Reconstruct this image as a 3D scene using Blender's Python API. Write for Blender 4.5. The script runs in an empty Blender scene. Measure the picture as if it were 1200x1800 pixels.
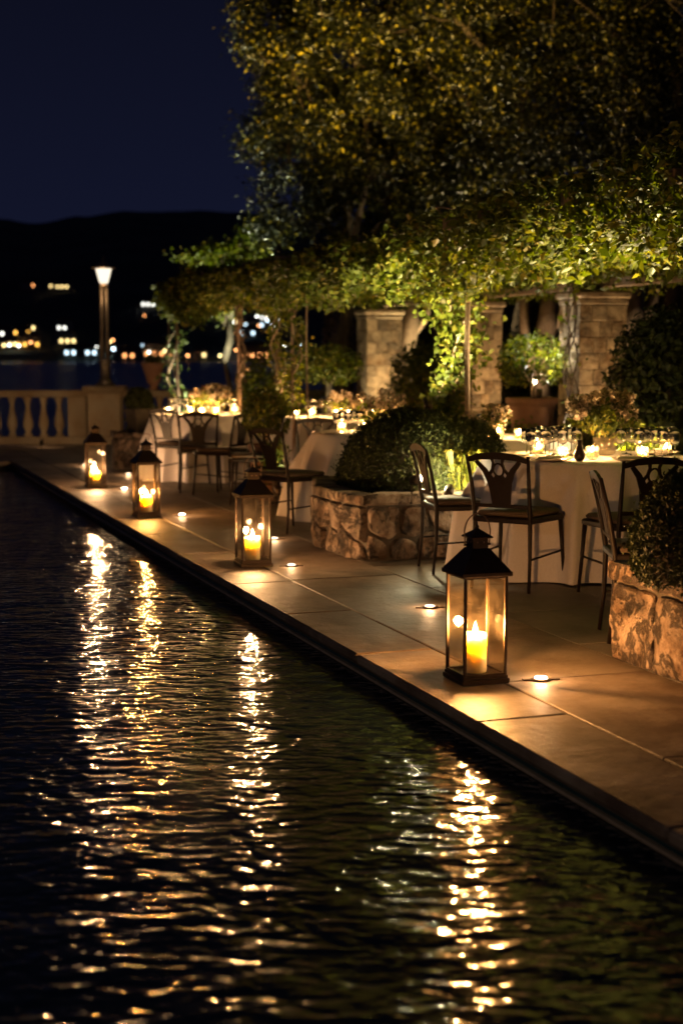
import bpy, math, random
import numpy as np
from mathutils import Vector, Matrix, noise

R = math.radians
random.seed(7)
sc = bpy.context.scene
col = sc.collection

# ------------------------------------------------------------------ camera
H = 1.43
FPX = 2600.0
PITCH = math.atan(275 / FPX)
YAW = R(19.2)
cam_d = bpy.data.cameras.new('camera')
cam = bpy.data.objects.new('camera', cam_d)
col.objects.link(cam)
cam.location = (0, 0, H)
cam.rotation_euler = (R(90) - PITCH, 0, -YAW)
cam_d.sensor_fit = 'VERTICAL'
cam_d.sensor_height = 36
cam_d.lens = FPX / 1800 * 36
cam_d.clip_start = 0.1
cam_d.clip_end = 8000
cam_d.dof.use_dof = True
cam_d.dof.focus_distance = 7.6
cam_d.dof.aperture_fstop = 1.9
sc.camera = cam

# ------------------------------------------------------------------ world: late dusk sky, almost night
w = bpy.data.worlds.new('World')
sc.world = w
w.use_nodes = True
wn = w.node_tree.nodes
wl = w.node_tree.links
bg = wn['Background']
sky = wn.new('ShaderNodeTexSky')
sky.sky_type = 'NISHITA'
sky.sun_disc = False
sky.sun_elevation = R(-4)
sky.sun_rotation = R(200)
tc = wn.new('ShaderNodeTexCoord')
sx = wn.new('ShaderNodeSeparateXYZ')
wl.new(tc.outputs['Generated'], sx.inputs[0])
ramp = wn.new('ShaderNodeValToRGB')
ramp.color_ramp.elements[0].position = 0.0
ramp.color_ramp.elements[0].color = (0.0068, 0.0088, 0.0260, 1)
ramp.color_ramp.elements[1].position = 0.30
ramp.color_ramp.elements[1].color = (0.0030, 0.0033, 0.0085, 1)
wl.new(sx.outputs['Z'], ramp.inputs['Fac'])
mulv = wn.new('ShaderNodeVectorMath')
mulv.operation = 'SCALE'
mulv.inputs['Scale'].default_value = 0.004
wl.new(sky.outputs[0], mulv.inputs[0])
addv = wn.new('ShaderNodeVectorMath')
addv.operation = 'ADD'
wl.new(mulv.outputs[0], addv.inputs[0])
wl.new(ramp.outputs[0], addv.inputs[1])
wl.new(addv.outputs[0], bg.inputs['Color'])
bg.inputs['Strength'].default_value = 0.25

sc.view_settings.view_transform = 'Standard'
sc.view_settings.look = 'None'
sc.view_settings.gamma = 1
sc.view_settings.exposure = 2.0
sc.view_settings.use_curve_mapping = False
sc.render.engine = 'CYCLES'
cy = sc.cycles
cy.use_denoising = True
cy.use_adaptive_sampling = True
cy.adaptive_threshold = 0.008
cy.max_bounces = 8
cy.diffuse_bounces = 3
cy.glossy_bounces = 5
cy.transmission_bounces = 6
cy.transparent_max_bounces = 32
cy.sample_clamp_indirect = 4
cy.caustics_reflective = False
cy.caustics_refractive = False
cy.blur_glossy = 0.0

# ------------------------------------------------------------------ placing helpers (real ground positions)
cp, sp, cyw, syw = math.cos(PITCH), math.sin(PITCH), math.cos(YAW), math.sin(YAW)
def ray(px, py):
    u, v = (px - 600) / FPX, (900 - py) / FPX
    hz = cp + v * sp
    up = -sp + v * cp
    return (u * cyw + hz * syw, -u * syw + hz * cyw, up)
def at(px, py, z=0.0):
    d = ray(px, py)
    t = (z - H) / d[2]
    return (d[0] * t, d[1] * t, z)
def ad(px, d, z=0.8):
    zc = d * cp + (H - z) * sp
    u = (px - 600) / FPX * zc
    return (u * cyw + d * syw, -u * syw + d * cyw)
def azat(px):
    d = ray(px, 625)
    return math.atan2(d[0], d[1])

# ------------------------------------------------------------------ mesh helpers
class MB:
    def __init__(s):
        s.v = []; s.f = []
    def add(s, vs, fs):
        n = len(s.v)
        s.v += [tuple(p) for p in vs]
        s.f += [tuple(i + n for i in f) for f in fs]
        return s
    def box(s, c, z, b=0.0, rot=0.0, tilt=None):
        hx, hy, hz = z[0] / 2, z[1] / 2, z[2] / 2
        M = Matrix.Rotation(rot, 3, 'Z')
        if tilt is not None: M = M @ tilt
        C = Vector(c)
        if b <= 0:
            vs = [(x, y, q) for x in (-hx, hx) for y in (-hy, hy) for q in (-hz, hz)]
            fs = [(0, 1, 3, 2), (4, 6, 7, 5), (0, 4, 5, 1), (2, 3, 7, 6), (0, 2, 6, 4), (1, 5, 7, 3)]
        else:
            vs = []; idx = {}
            for i, x in enumerate((-1, 1)):
                for j, y in enumerate((-1, 1)):
                    for k, q in enumerate((-1, 1)):
                        for a in range(3):
                            p = [x * (hx - b), y * (hy - b), q * (hz - b)]
                            p[a] = (x * hx, y * hy, q * hz)[a]
                            idx[i, j, k, a] = len(vs); vs.append(tuple(p))
            g = lambda i, j, k, a: idx[i, j, k, a]
            fs = []
            fs.append((g(0,0,0,0), g(0,0,1,0), g(0,1,1,0), g(0,1,0,0)))
            fs.append((g(1,0,0,0), g(1,1,0,0), g(1,1,1,0), g(1,0,1,0)))
            fs.append((g(0,0,0,1), g(1,0,0,1), g(1,0,1,1), g(0,0,1,1)))
            fs.append((g(0,1,0,1), g(0,1,1,1), g(1,1,1,1), g(1,1,0,1)))
            fs.append((g(0,0,0,2), g(0,1,0,2), g(1,1,0,2), g(1,0,0,2)))
            fs.append((g(0,0,1,2), g(1,0,1,2), g(1,1,1,2), g(0,1,1,2)))
            for i in (0, 1):
                for j in (0, 1):
                    fs.append((g(i,j,0,0), g(i,j,1,0), g(i,j,1,1), g(i,j,0,1)))
                    fs.append((g(i,0,j,0), g(i,1,j,0), g(i,1,j,2), g(i,0,j,2)))
                    fs.append((g(0,i,j,1), g(1,i,j,1), g(1,i,j,2), g(0,i,j,2)))
                    for k in (0, 1):
                        fs.append((g(i,j,k,0), g(i,j,k,1), g(i,j,k,2)))
        return s.add([tuple(M @ Vector(p) + C) for p in vs], fs)
    def lathe(s, prof, seg=16, c=(0, 0, 0), cap=True, ang=0.0):
        vs = []; fs = []
        for r, z in prof:
            for k in range(seg):
                a = 2 * math.pi * k / seg + ang
                vs.append((c[0] + r * math.cos(a), c[1] + r * math.sin(a), c[2] + z))
        for i in range(len(prof) - 1):
            for k in range(seg):
                k2 = (k + 1) % seg
                fs.append((i * seg + k, i * seg + k2, (i + 1) * seg + k2, (i + 1) * seg + k))
        if cap:
            fs.append(tuple(range(seg))[::-1])
            fs.append(tuple((len(prof) - 1) * seg + k for k in range(seg)))
        return s.add(vs, fs)
    def tube(s, pts, rad, seg=6):
        pts = [Vector(p) for p in pts]
        n = len(pts)
        rads = rad if isinstance(rad, (list, tuple)) else [rad] * n
        vs = []; fs = []
        t0 = (pts[1] - pts[0]).normalized()
        a = Vector((0, 0, 1)) if abs(t0.z) < 0.9 else Vector((1, 0, 0))
        nrm = t0.cross(a).normalized()
        for i, p in enumerate(pts):
            t = (pts[min(i + 1, n - 1)] - pts[max(i - 1, 0)]).normalized()
            nrm = (nrm - t * nrm.dot(t)).normalized()
            b = t.cross(nrm)
            for k in range(seg):
                q = 2 * math.pi * k / seg
                vs.append(p + (nrm * math.cos(q) + b * math.sin(q)) * rads[i])
        for i in range(n - 1):
            for k in range(seg):
                k2 = (k + 1) % seg
                fs.append((i * seg + k, i * seg + k2, (i + 1) * seg + k2, (i + 1) * seg + k))
        fs.append(tuple(range(seg))[::-1])
        fs.append(tuple((n - 1) * seg + k for k in range(seg)))
        return s.add(vs, fs)
    def prism(s, poly, z0, z1, ch=0.0, scale_top=1.0):
        n = len(poly)
        cx = sum(p[0] for p in poly) / n; cyy = sum(p[1] for p in poly) / n
        def sh(p, k): 
            d = math.hypot(p[0] - cx, p[1] - cyy) or 1
            q = max(0, 1 - k / d)
            return (cx + (p[0] - cx) * q, cyy + (p[1] - cyy) * q)
        rings = [[(*sh(p, ch), z0) for p in poly]]
        if ch > 0: rings.append([(p[0], p[1], z0 + ch) for p in poly])
        if ch > 0: rings.append([(p[0], p[1], z1 - ch) for p in poly])
        rings.append([(*sh(p, ch), z1) for p in poly])
        vs = [p for r_ in rings for p in r_]
        fs = []
        for i in range(len(rings) - 1):
            for k in range(n):
                k2 = (k + 1) % n
                fs.append((i * n + k, i * n + k2, (i + 1) * n + k2, (i + 1) * n + k))
        fs.append(tuple(range(n))[::-1])
        fs.append(tuple((len(rings) - 1) * n + k for k in range(n)))
        return s.add(vs, fs)
    def ellipsoid(s, c, r, seg=16, rings=10, zmin=-1.0, jit=0.0, seed=0):
        vs = []; fs = []
        t0 = math.asin(max(-1, zmin))
        for i in range(rings + 1):
            t = t0 + (math.pi / 2 - t0) * i / rings
            for k in range(seg):
                a = 2 * math.pi * k / seg
                d = Vector((math.cos(t) * math.cos(a), math.cos(t) * math.sin(a), math.sin(t)))
                q = 1 + jit * noise.noise(d * 2.2 + Vector((seed, seed, 0)))
                vs.append((c[0] + r[0] * d.x * q, c[1] + r[1] * d.y * q, c[2] + r[2] * d.z * q))
        for i in range(rings):
            for k in range(seg):
                k2 = (k + 1) % seg
                fs.append((i * seg + k, i * seg + k2, (i + 1) * seg + k2, (i + 1) * seg + k))
        fs.append(tuple(range(seg))[::-1])
        return s.add(vs, fs)

def mesh_of(mb, m, smooth=False, name='mesh'):
    me = bpy.data.meshes.new(name)
    me.from_pydata(mb.v, [], mb.f)
    me.materials.append(m)
    if smooth:
        me.polygons.foreach_set('use_smooth', [True] * len(me.polygons))
        if smooth == 'auto':
            try: me.set_sharp_from_angle(angle=R(40))
            except Exception: pass
    me.update()
    return me
def link(name, data, parent=None, loc=(0, 0, 0), rz=0.0):
    o = bpy.data.objects.new(name, data)
    col.objects.link(o)
    if parent is not None: o.parent = parent
    o.location = loc
    o.rotation_euler = (0, 0, rz)
    return o
def part(name, mb, m, parent=None, smooth=False, loc=(0, 0, 0), rz=0.0):
    return link(name, mesh_of(mb, m, smooth, name), parent, loc, rz)
def tag(o, label=None, cat=None, group=None, kind=None):
    if label: o['label'] = label
    if cat: o['category'] = cat
    if group: o['group'] = group
    if kind: o['kind'] = kind
    return o
def thing(name, label, cat, loc=(0, 0, 0), rz=0.0, group=None):
    o = link(name, None, None, loc, rz)
    return tag(o, label, cat, group)
def struct(name, mb, m, smooth=False):
    return tag(part(name, mb, m, None, smooth), kind='structure')
def dup(o, loc=None, rz=None, label=None, group=None, parent=None, scale=None):
    c = o.copy()
    col.objects.link(c)
    c.parent = parent
    if loc is not None: c.location = loc
    if rz is not None: c.rotation_euler = (0, 0, rz)
    if scale is not None: c.scale = scale
    if label: c['label'] = label
    if group: c['group'] = group
    for ch in list(o.children):
        dup(ch, parent=c)
    return c

# ------------------------------------------------------------------ materials
def newmat(name):
    m = bpy.data.materials.new(name)
    m.use_nodes = True
    return m, m.node_tree.nodes, m.node_tree.links, m.node_tree.nodes['Principled BSDF']
def setramp(n, cols):
    cr = n.color_ramp
    while len(cr.elements) < len(cols): cr.elements.new(0.5)
    for e, (p, c) in zip(cr.elements, cols):
        e.position = p; e.color = (*c, 1)
def stone_mat(name, cols, scale=3.0, rough=(0.5, 0.8), bump=0.004, bscale=18.0, stain=None, stain_scale=1.4, per_obj=0.25, cracks=False):
    m, N, L, B = newmat(name)
    tcn = N.new('ShaderNodeTexCoord')
    oi = N.new('ShaderNodeObjectInfo')
    off = N.new('ShaderNodeVectorMath'); off.operation = 'SCALE'; off.inputs[0].default_value = (31, 17, 23)
    L.new(oi.outputs['Random'], off.inputs['Scale'])
    ad_ = N.new('ShaderNodeVectorMath'); ad_.operation = 'ADD'
    L.new(tcn.outputs['Object'], ad_.inputs[0]); L.new(off.outputs[0], ad_.inputs[1])
    n1 = N.new('ShaderNodeTexNoise'); n1.inputs['Scale'].default_value = scale; n1.inputs['Detail'].default_value = 8; n1.inputs['Roughness'].default_value = 0.62
    L.new(ad_.outputs[0], n1.inputs['Vector'])
    rp = N.new('ShaderNodeValToRGB'); setramp(rp, cols)
    L.new(n1.outputs['Fac'], rp.inputs['Fac'])
    last = rp.outputs[0]
    if stain:
        n3 = N.new('ShaderNodeTexNoise'); n3.inputs['Scale'].default_value = stain_scale; n3.inputs['Detail'].default_value = 6; n3.inputs['Roughness'].default_value = 0.7
        L.new(ad_.outputs[0], n3.inputs['Vector'])
        r3 = N.new('ShaderNodeValToRGB'); setramp(r3, [(0.44, (1, 1, 1)), (0.62, stain)])
        L.new(n3.outputs['Fac'], r3.inputs['Fac'])
        mx = N.new('ShaderNodeMix'); mx.data_type = 'RGBA'; mx.blend_type = 'MULTIPLY'; mx.inputs[0].default_value = 1
        L.new(last, mx.inputs[6]); L.new(r3.outputs[0], mx.inputs[7]); last = mx.outputs[2]
    hs = N.new('ShaderNodeHueSaturation')
    mr = N.new('ShaderNodeMapRange'); mr.inputs['To Min'].default_value = 1 - per_obj; mr.inputs['To Max'].default_value = 1 + per_obj
    L.new(oi.outputs['Random'], mr.inputs['Value']); L.new(mr.outputs[0], hs.inputs['Value'])
    L.new(last, hs.inputs['Color'])
    L.new(hs.outputs[0], B.inputs['Base Color'])
    mr2 = N.new('ShaderNodeMapRange'); mr2.inputs['To Min'].default_value = rough[0]; mr2.inputs['To Max'].default_value = rough[1]
    L.new(n1.outputs['Fac'], mr2.inputs['Value']); L.new(mr2.outputs[0], B.inputs['Roughness'])
    n2 = N.new('ShaderNodeTexNoise'); n2.inputs['Scale'].default_value = bscale; n2.inputs['Detail'].default_value = 7; n2.inputs['Roughness'].default_value = 0.65
    L.new(ad_.outputs[0], n2.inputs['Vector'])
    bp = N.new('ShaderNodeBump'); bp.inputs['Strength'].default_value = 1; bp.inputs['Distance'].default_value = bump
    if cracks:
        n5 = N.new('ShaderNodeTexNoise'); n5.inputs['Scale'].default_value = 2.6; n5.inputs['Detail'].default_value = 10; n5.inputs['Roughness'].default_value = 0.72; n5.inputs['Distortion'].default_value = 0.4
        L.new(ad_.outputs[0], n5.inputs['Vector'])
        sb = N.new('ShaderNodeMath'); sb.operation = 'SUBTRACT'; sb.inputs[1].default_value = 0.5; L.new(n5.outputs['Fac'], sb.inputs[0])
        ab = N.new('ShaderNodeMath'); ab.operation = 'ABSOLUTE'; L.new(sb.outputs[0], ab.inputs[0])
        cr = N.new('ShaderNodeMapRange'); cr.inputs['From Min'].default_value = 0.002; cr.inputs['From Max'].default_value = 0.035; cr.interpolation_type = 'SMOOTHSTEP'
        L.new(ab.outputs[0], cr.inputs['Value'])
        mc = N.new('ShaderNodeMapRange'); mc.inputs['To Min'].default_value = 0.42; L.new(cr.outputs[0], mc.inputs['Value'])
        mm = N.new('ShaderNodeMix'); mm.data_type = 'RGBA'; mm.blend_type = 'MULTIPLY'; mm.inputs[0].default_value = 1
        L.new(hs.outputs[0], mm.inputs[6]); L.new(mc.outputs[0], mm.inputs[7]); L.new(mm.outputs[2], B.inputs['Base Color'])
        sm = N.new('ShaderNodeMath'); sm.operation = 'MULTIPLY_ADD'; sm.inputs[1].default_value = 0.35
        L.new(cr.outputs[0], sm.inputs[0]); L.new(n2.outputs['Fac'], sm.inputs[2]); L.new(sm.outputs[0], bp.inputs['Height'])
    else:
        L.new(n2.outputs['Fac'], bp.inputs['Height'])
    L.new(bp.outputs[0], B.inputs['Normal'])
    return m
def plain(name, c, rough=0.5, metal=0.0, bump=0.0, bscale=40.0, var=0.15):
    m, N, L, B = newmat(name)
    tcn = N.new('ShaderNodeTexCoord')
    n1 = N.new('ShaderNodeTexNoise'); n1.inputs['Scale'].default_value = bscale * 0.4; n1.inputs['Detail'].default_value = 5
    L.new(tcn.outputs['Object'], n1.inputs['Vector'])
    rp = N.new('ShaderNodeValToRGB')
    setramp(rp, [(0.3, tuple(x * (1 - var) for x in c)), (0.7, tuple(min(1, x * (1 + var)) for x in c))])
    L.new(n1.outputs['Fac'], rp.inputs['Fac']); L.new(rp.outputs[0], B.inputs['Base Color'])
    B.inputs['Roughness'].default_value = rough
    B.inputs['Metallic'].default_value = metal
    if bump > 0:
        n2 = N.new('ShaderNodeTexNoise'); n2.inputs['Scale'].default_value = bscale; n2.inputs['Detail'].default_value = 5
        L.new(tcn.outputs['Object'], n2.inputs['Vector'])
        bp = N.new('ShaderNodeBump'); bp.inputs['Distance'].default_value = bump
        L.new(n2.outputs['Fac'], bp.inputs['Height']); L.new(bp.outputs[0], B.inputs['Normal'])
    return m
def leaf_mat(name, cols, rough=0.42, trans=0.35, spec=0.5):
    m, N, L, B = newmat(name)
    g = N.new('ShaderNodeNewGeometry')
    rp = N.new('ShaderNodeValToRGB'); setramp(rp, cols)
    L.new(g.outputs['Random Per Island'], rp.inputs['Fac'])
    L.new(rp.outputs[0], B.inputs['Base Color'])
    B.inputs['Roughness'].default_value = rough
    B.inputs['Specular IOR Level'].default_value = spec
    tr = N.new('ShaderNodeBsdfTranslucent')
    hs = N.new('ShaderNodeHueSaturation'); hs.inputs['Saturation'].default_value = 1.1; hs.inputs['Value'].default_value = 1.3
    L.new(rp.outputs[0], hs.inputs['Color']); L.new(hs.outputs[0], tr.inputs['Color'])
    mx = N.new('ShaderNodeMixShader'); mx.inputs[0].default_value = trans
    L.new(B.outputs[0], mx.inputs[1]); L.new(tr.outputs[0], mx.inputs[2])
    L.new(mx.outputs[0], N['Material Output'].inputs['Surface'])
    return m
def emit(name, c, s, sample=True):
    m, N, L, B = newmat(name)
    e = N.new('ShaderNodeEmission'); e.inputs['Color'].default_value = (*c, 1); e.inputs['Strength'].default_value = s
    L.new(e.outputs[0], N['Material Output'].inputs['Surface'])
    if not sample:
        try: m.cycles.emission_sampling = 'NONE'
        except Exception: pass
    return m
def pane_mat(name, tint=(0.95, 0.93, 0.88), refl=0.10, smudge=0.06):
    m, N, L, B = newmat(name)
    N.remove(B)
    t = N.new('ShaderNodeBsdfTransparent'); t.inputs['Color'].default_value = (*tint, 1)
    gl = N.new('ShaderNodeBsdfGlossy'); gl.inputs['Roughness'].default_value = 0.015
    lw = N.new('ShaderNodeLayerWeight'); lw.inputs['Blend'].default_value = 0.5
    pw = N.new('ShaderNodeMath'); pw.operation = 'POWER'; pw.inputs[1].default_value = 4.0
    L.new(lw.outputs['Facing'], pw.inputs[0])
    mr = N.new('ShaderNodeMapRange'); mr.inputs['To Min'].default_value = refl * 0.55; mr.inputs['To Max'].default_value = 0.9
    L.new(pw.outputs[0], mr.inputs['Value'])
    mx = N.new('ShaderNodeMixShader'); L.new(mr.outputs[0], mx.inputs[0]); L.new(t.outputs[0], mx.inputs[1]); L.new(gl.outputs[0], mx.inputs[2])
    df = N.new('ShaderNodeBsdfDiffuse'); df.inputs['Color'].default_value = (0.6, 0.5, 0.38, 1)
    tcn = N.new('ShaderNodeTexCoord')
    nz = N.new('ShaderNodeTexNoise'); nz.inputs['Scale'].default_value = 9; nz.inputs['Detail'].default_value = 5
    L.new(tcn.outputs['Object'], nz.inputs['Vector'])
    rg = N.new('ShaderNodeMapRange'); rg.inputs['From Min'].default_value = 0.42; rg.inputs['From Max'].default_value = 0.75
    rg.inputs['To Min'].default_value = smudge * 0.25; rg.inputs['To Max'].default_value = smudge * 2.2
    L.new(nz.outputs['Fac'], rg.inputs['Value'])
    mx2 = N.new('ShaderNodeMixShader'); L.new(rg.outputs[0], mx2.inputs[0]); L.new(mx.outputs[0], mx2.inputs[1]); L.new(df.outputs[0], mx2.inputs[2])
    L.new(mx2.outputs[0], N['Material Output'].inputs['Surface'])
    return m

M = {}
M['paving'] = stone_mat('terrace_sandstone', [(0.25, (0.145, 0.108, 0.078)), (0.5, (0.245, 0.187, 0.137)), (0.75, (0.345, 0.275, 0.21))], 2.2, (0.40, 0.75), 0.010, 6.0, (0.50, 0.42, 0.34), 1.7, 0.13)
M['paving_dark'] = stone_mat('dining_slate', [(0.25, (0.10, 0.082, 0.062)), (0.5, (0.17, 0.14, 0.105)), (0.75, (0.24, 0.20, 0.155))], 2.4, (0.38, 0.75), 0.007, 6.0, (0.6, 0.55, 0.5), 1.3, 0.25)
M['rubble'] = stone_mat('rubble_stone', [(0.34, (0.06, 0.042, 0.03)), (0.47, (0.24, 0.17, 0.12)), (0.66, (0.44, 0.33, 0.25))], 6.0, (0.7, 0.95), 0.045, 13.0, (0.44, 0.34, 0.24), 3.6, 0.22, True)
M['mortar'] = stone_mat('dark_mortar', [(0.3, (0.05, 0.04, 0.03)), (0.7, (0.12, 0.095, 0.07))], 10, (0.8, 0.95), 0.006, 40)
M['pier_stone'] = stone_mat('pier_stone', [(0.32, (0.10, 0.075, 0.045)), (0.5, (0.24, 0.18, 0.11)), (0.72, (0.38, 0.29, 0.18))], 5, (0.7, 0.95), 0.02, 18, (0.35, 0.26, 0.17), 3.0, 0.35)
M['balustrade'] = stone_mat('balustrade_limestone', [(0.3, (0.24, 0.19, 0.125)), (0.7, (0.42, 0.34, 0.23))], 4, (0.65, 0.9), 0.004, 26, (0.6, 0.5, 0.4), 2)
M['pool_tile'] = plain('pool_tile', (0.012, 0.042, 0.048), 0.25)
M['soil'] = plain('soil', (0.035, 0.025, 0.018), 0.95, 0, 0.01, 30)
M['earth'] = plain('garden_earth', (0.05, 0.04, 0.028), 0.95, 0, 0.02, 12)
M['iron'] = plain('dark_iron', (0.035, 0.026, 0.020), 0.42, 0.75, 0.0006, 60)
M['bronze'] = plain('aged_bronze', (0.075, 0.050, 0.032), 0.40, 0.7, 0.0005, 60)
M['rust_iron'] = plain('pale_painted_iron', (0.30, 0.19, 0.13), 0.5, 0.2, 0.001, 50)
M['chairwood'] = None
M['chairwood'] = plain('dark_chair_wood', (0.014, 0.008, 0.005), 0.5, 0.0, 0.0006, 60)
M['chairwood'].node_tree.nodes['Principled BSDF'].inputs['Specular IOR Level'].default_value = 0.22
M['cushion'] = plain('brown_seat_pad', (0.09, 0.058, 0.036), 0.85, 0, 0.001, 120)
M['cloth'] = plain('table_linen', (0.66, 0.61, 0.60), 0.9, 0, 0.0012, 240, 0.05)
M['napkin'] = plain('napkin_linen', (0.7, 0.63, 0.55), 0.9, 0, 0.001, 160, 0.05)
M['plate'] = plain('plate_glaze', (0.62, 0.54, 0.43), 0.2)
M['terracotta'] = plain('terracotta', (0.26, 0.13, 0.075), 0.85, 0, 0.003, 30)
M['bark'] = stone_mat('bark', [(0.3, (0.03, 0.02, 0.014)), (0.7, (0.11, 0.075, 0.05))], 9, (0.8, 0.95), 0.02, 24)
M['vine_wood'] = stone_mat('pale_vine_wood', [(0.3, (0.20, 0.13, 0.085)), (0.7, (0.42, 0.30, 0.20))], 12, (0.7, 0.9), 0.006, 40)
M['timber'] = plain('weathered_timber', (0.16, 0.11, 0.07), 0.8, 0, 0.002, 40)
M['glass'] = pane_mat('lantern_glass', smudge=0.006)
M['votive'] = pane_mat('votive_glass', (0.97, 0.92, 0.80), smudge=0.12)
M['box_leaf'] = leaf_mat('box_leaves', [(0.0, (0.010, 0.015, 0.004)), (0.6, (0.022, 0.030, 0.006)), (1.0, (0.055, 0.062, 0.012))], 0.55, 0.15, 0.25)
M['vine_leaf'] = leaf_mat('vine_leaves', [(0.0, (0.040, 0.055, 0.007)), (0.5, (0.085, 0.105, 0.011)), (0.85, (0.15, 0.155, 0.018)), (1.0, (0.22, 0.17, 0.035))], 0.45, 0.38, 0.28)
M['tree_leaf'] = leaf_mat('tree_leaves', [(0.0, (0.003, 0.004, 0.001)), (0.78, (0.009, 0.011, 0.002)), (0.90, (0.08, 0.08, 0.007)), (1.0, (0.36, 0.30, 0.03))], 0.34, 0.05, 0.5)  # crown shade and sparkle put into near-black and bright leaf colours
M['green_leaf'] = leaf_mat('cool_green_leaves', [(0.0, (0.04, 0.065, 0.016)), (0.6, (0.085, 0.125, 0.03)), (1.0, (0.16, 0.19, 0.06))], 0.4, 0.35)
M['strap_leaf'] = leaf_mat('strap_leaves', [(0.0, (0.09, 0.10, 0.012)), (0.6, (0.18, 0.17, 0.022)), (1.0, (0.28, 0.23, 0.04))], 0.35, 0.3)
M['petal'] = leaf_mat('dry_pink_petals', [(0.0, (0.09, 0.08, 0.03)), (0.4, (0.28, 0.20, 0.12)), (0.8, (0.46, 0.34, 0.23)), (1.0, (0.62, 0.50, 0.38))], 0.7, 0.35, 0.2)
M['flame'] = emit('flame', (1.0, 0.55, 0.18), 130, False)
fN = M['flame'].node_tree.nodes; fL = M['flame'].node_tree.links
fT = fN.new('ShaderNodeBsdfTransparent'); fA = fN.new('ShaderNodeAddShader')
fL.new(fN['Emission'].outputs[0], fA.inputs[0]); fL.new(fT.outputs[0], fA.inputs[1]); fL.new(fA.outputs[0], fN['Material Output'].inputs['Surface'])
M['lens_cool'] = emit('uplight_lens', (1.0, 0.84, 0.62), 8, False)
M['lens_dim'] = emit('dim_lens', (1.0, 0.75, 0.5), 1.2, False)
M['lamp_glow'] = emit('street_lantern_glow', (1.0, 0.86, 0.66), 0.36)
M['hill'] = plain('hill_woodland', (0.06, 0.07, 0.05), 0.95, 0, 0, 0.02, 0.5)
wm_, wN, wL, wB = newmat('wine_glass')
wB.inputs['Base Color'].default_value = (1, 1, 1, 1); wB.inputs['Roughness'].default_value = 0.01
wB.inputs['Transmission Weight'].default_value = 1.0; wB.inputs['IOR'].default_value = 1.47
M['wine'] = wm_
def wax(name, c):
    m, N, L, B = newmat(name)
    B.inputs['Base Color'].default_value = (*c, 1)
    B.inputs['Roughness'].default_value = 0.45
    B.inputs['Subsurface Weight'].default_value = 1.0
    B.inputs['Subsurface Radius'].default_value = (1.0, 0.95, 0.70)
    B.inputs['Subsurface Scale'].default_value = 0.062
    return m
M['wax'] = wax('candle_wax', (1.0, 0.80, 0.46))

def water_mat(name, c, waves, rough):
    m, N, L, B = newmat(name)
    B.inputs['Base Color'].default_value = (*c, 1)
    B.inputs['Roughness'].default_value = rough
    B.inputs['IOR'].default_value = 1.45
    B.inputs['Transmission Weight'].default_value = 0.6
    tcn = N.new('ShaderNodeTexCoord')
    rot = N.new('ShaderNodeMapping'); rot.inputs['Rotation'].default_value = (0, 0, YAW)
    L.new(tcn.outputs['Object'], rot.inputs['Vector'])
    total = None
    for (sxx, syy, amp, det, dist) in waves:
        mp = N.new('ShaderNodeMapping'); mp.inputs['Scale'].default_value = (sxx, syy, 1)
        mp.inputs['Location'].default_value = (sxx * 3.1, syy * 1.7, 0)
        L.new(rot.outputs[0], mp.inputs['Vector'])
        nz = N.new('ShaderNodeTexNoise'); nz.inputs['Scale'].default_value = 1; nz.inputs['Detail'].default_value = det; nz.inputs['Distortion'].default_value = dist
        nz.inputs['Roughness'].default_value = 0.45
        L.new(mp.outputs[0], nz.inputs['Vector'])
        mu = N.new('ShaderNodeMath'); mu.operation = 'MULTIPLY'; mu.inputs[1].default_value = amp
        L.new(nz.outputs['Fac'], mu.inputs[0])
        if total is None: total = mu.outputs[0]
        else:
            a_ = N.new('ShaderNodeMath'); a_.operation = 'ADD'
            L.new(total, a_.inputs[0]); L.new(mu.outputs[0], a_.inputs[1]); total = a_.outputs[0]
    bp = N.new('ShaderNodeBump'); bp.inputs['Strength'].default_value = 1; bp.inputs['Distance'].default_value = 1
    L.new(total, bp.inputs['Height']); L.new(bp.outputs[0], B.inputs['Normal'])
    return m
M['pool_water'] = water_mat('pool_water', (0.012, 0.03, 0.055), [(2.2, 2.0, 0.026, 0.5, 0.3), (5.4, 9.5, 0.0180, 1.2, 0.6), (13, 23, 0.0080, 1.0, 0.4)], 0.11)
M['lake_water'] = water_mat('lake_water', (0.02, 0.03, 0.05), [(0.15, 0.5, 0.10, 3, 0.4), (1.2, 2.5, 0.02, 2, 0.4)], 0.30)

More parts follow.
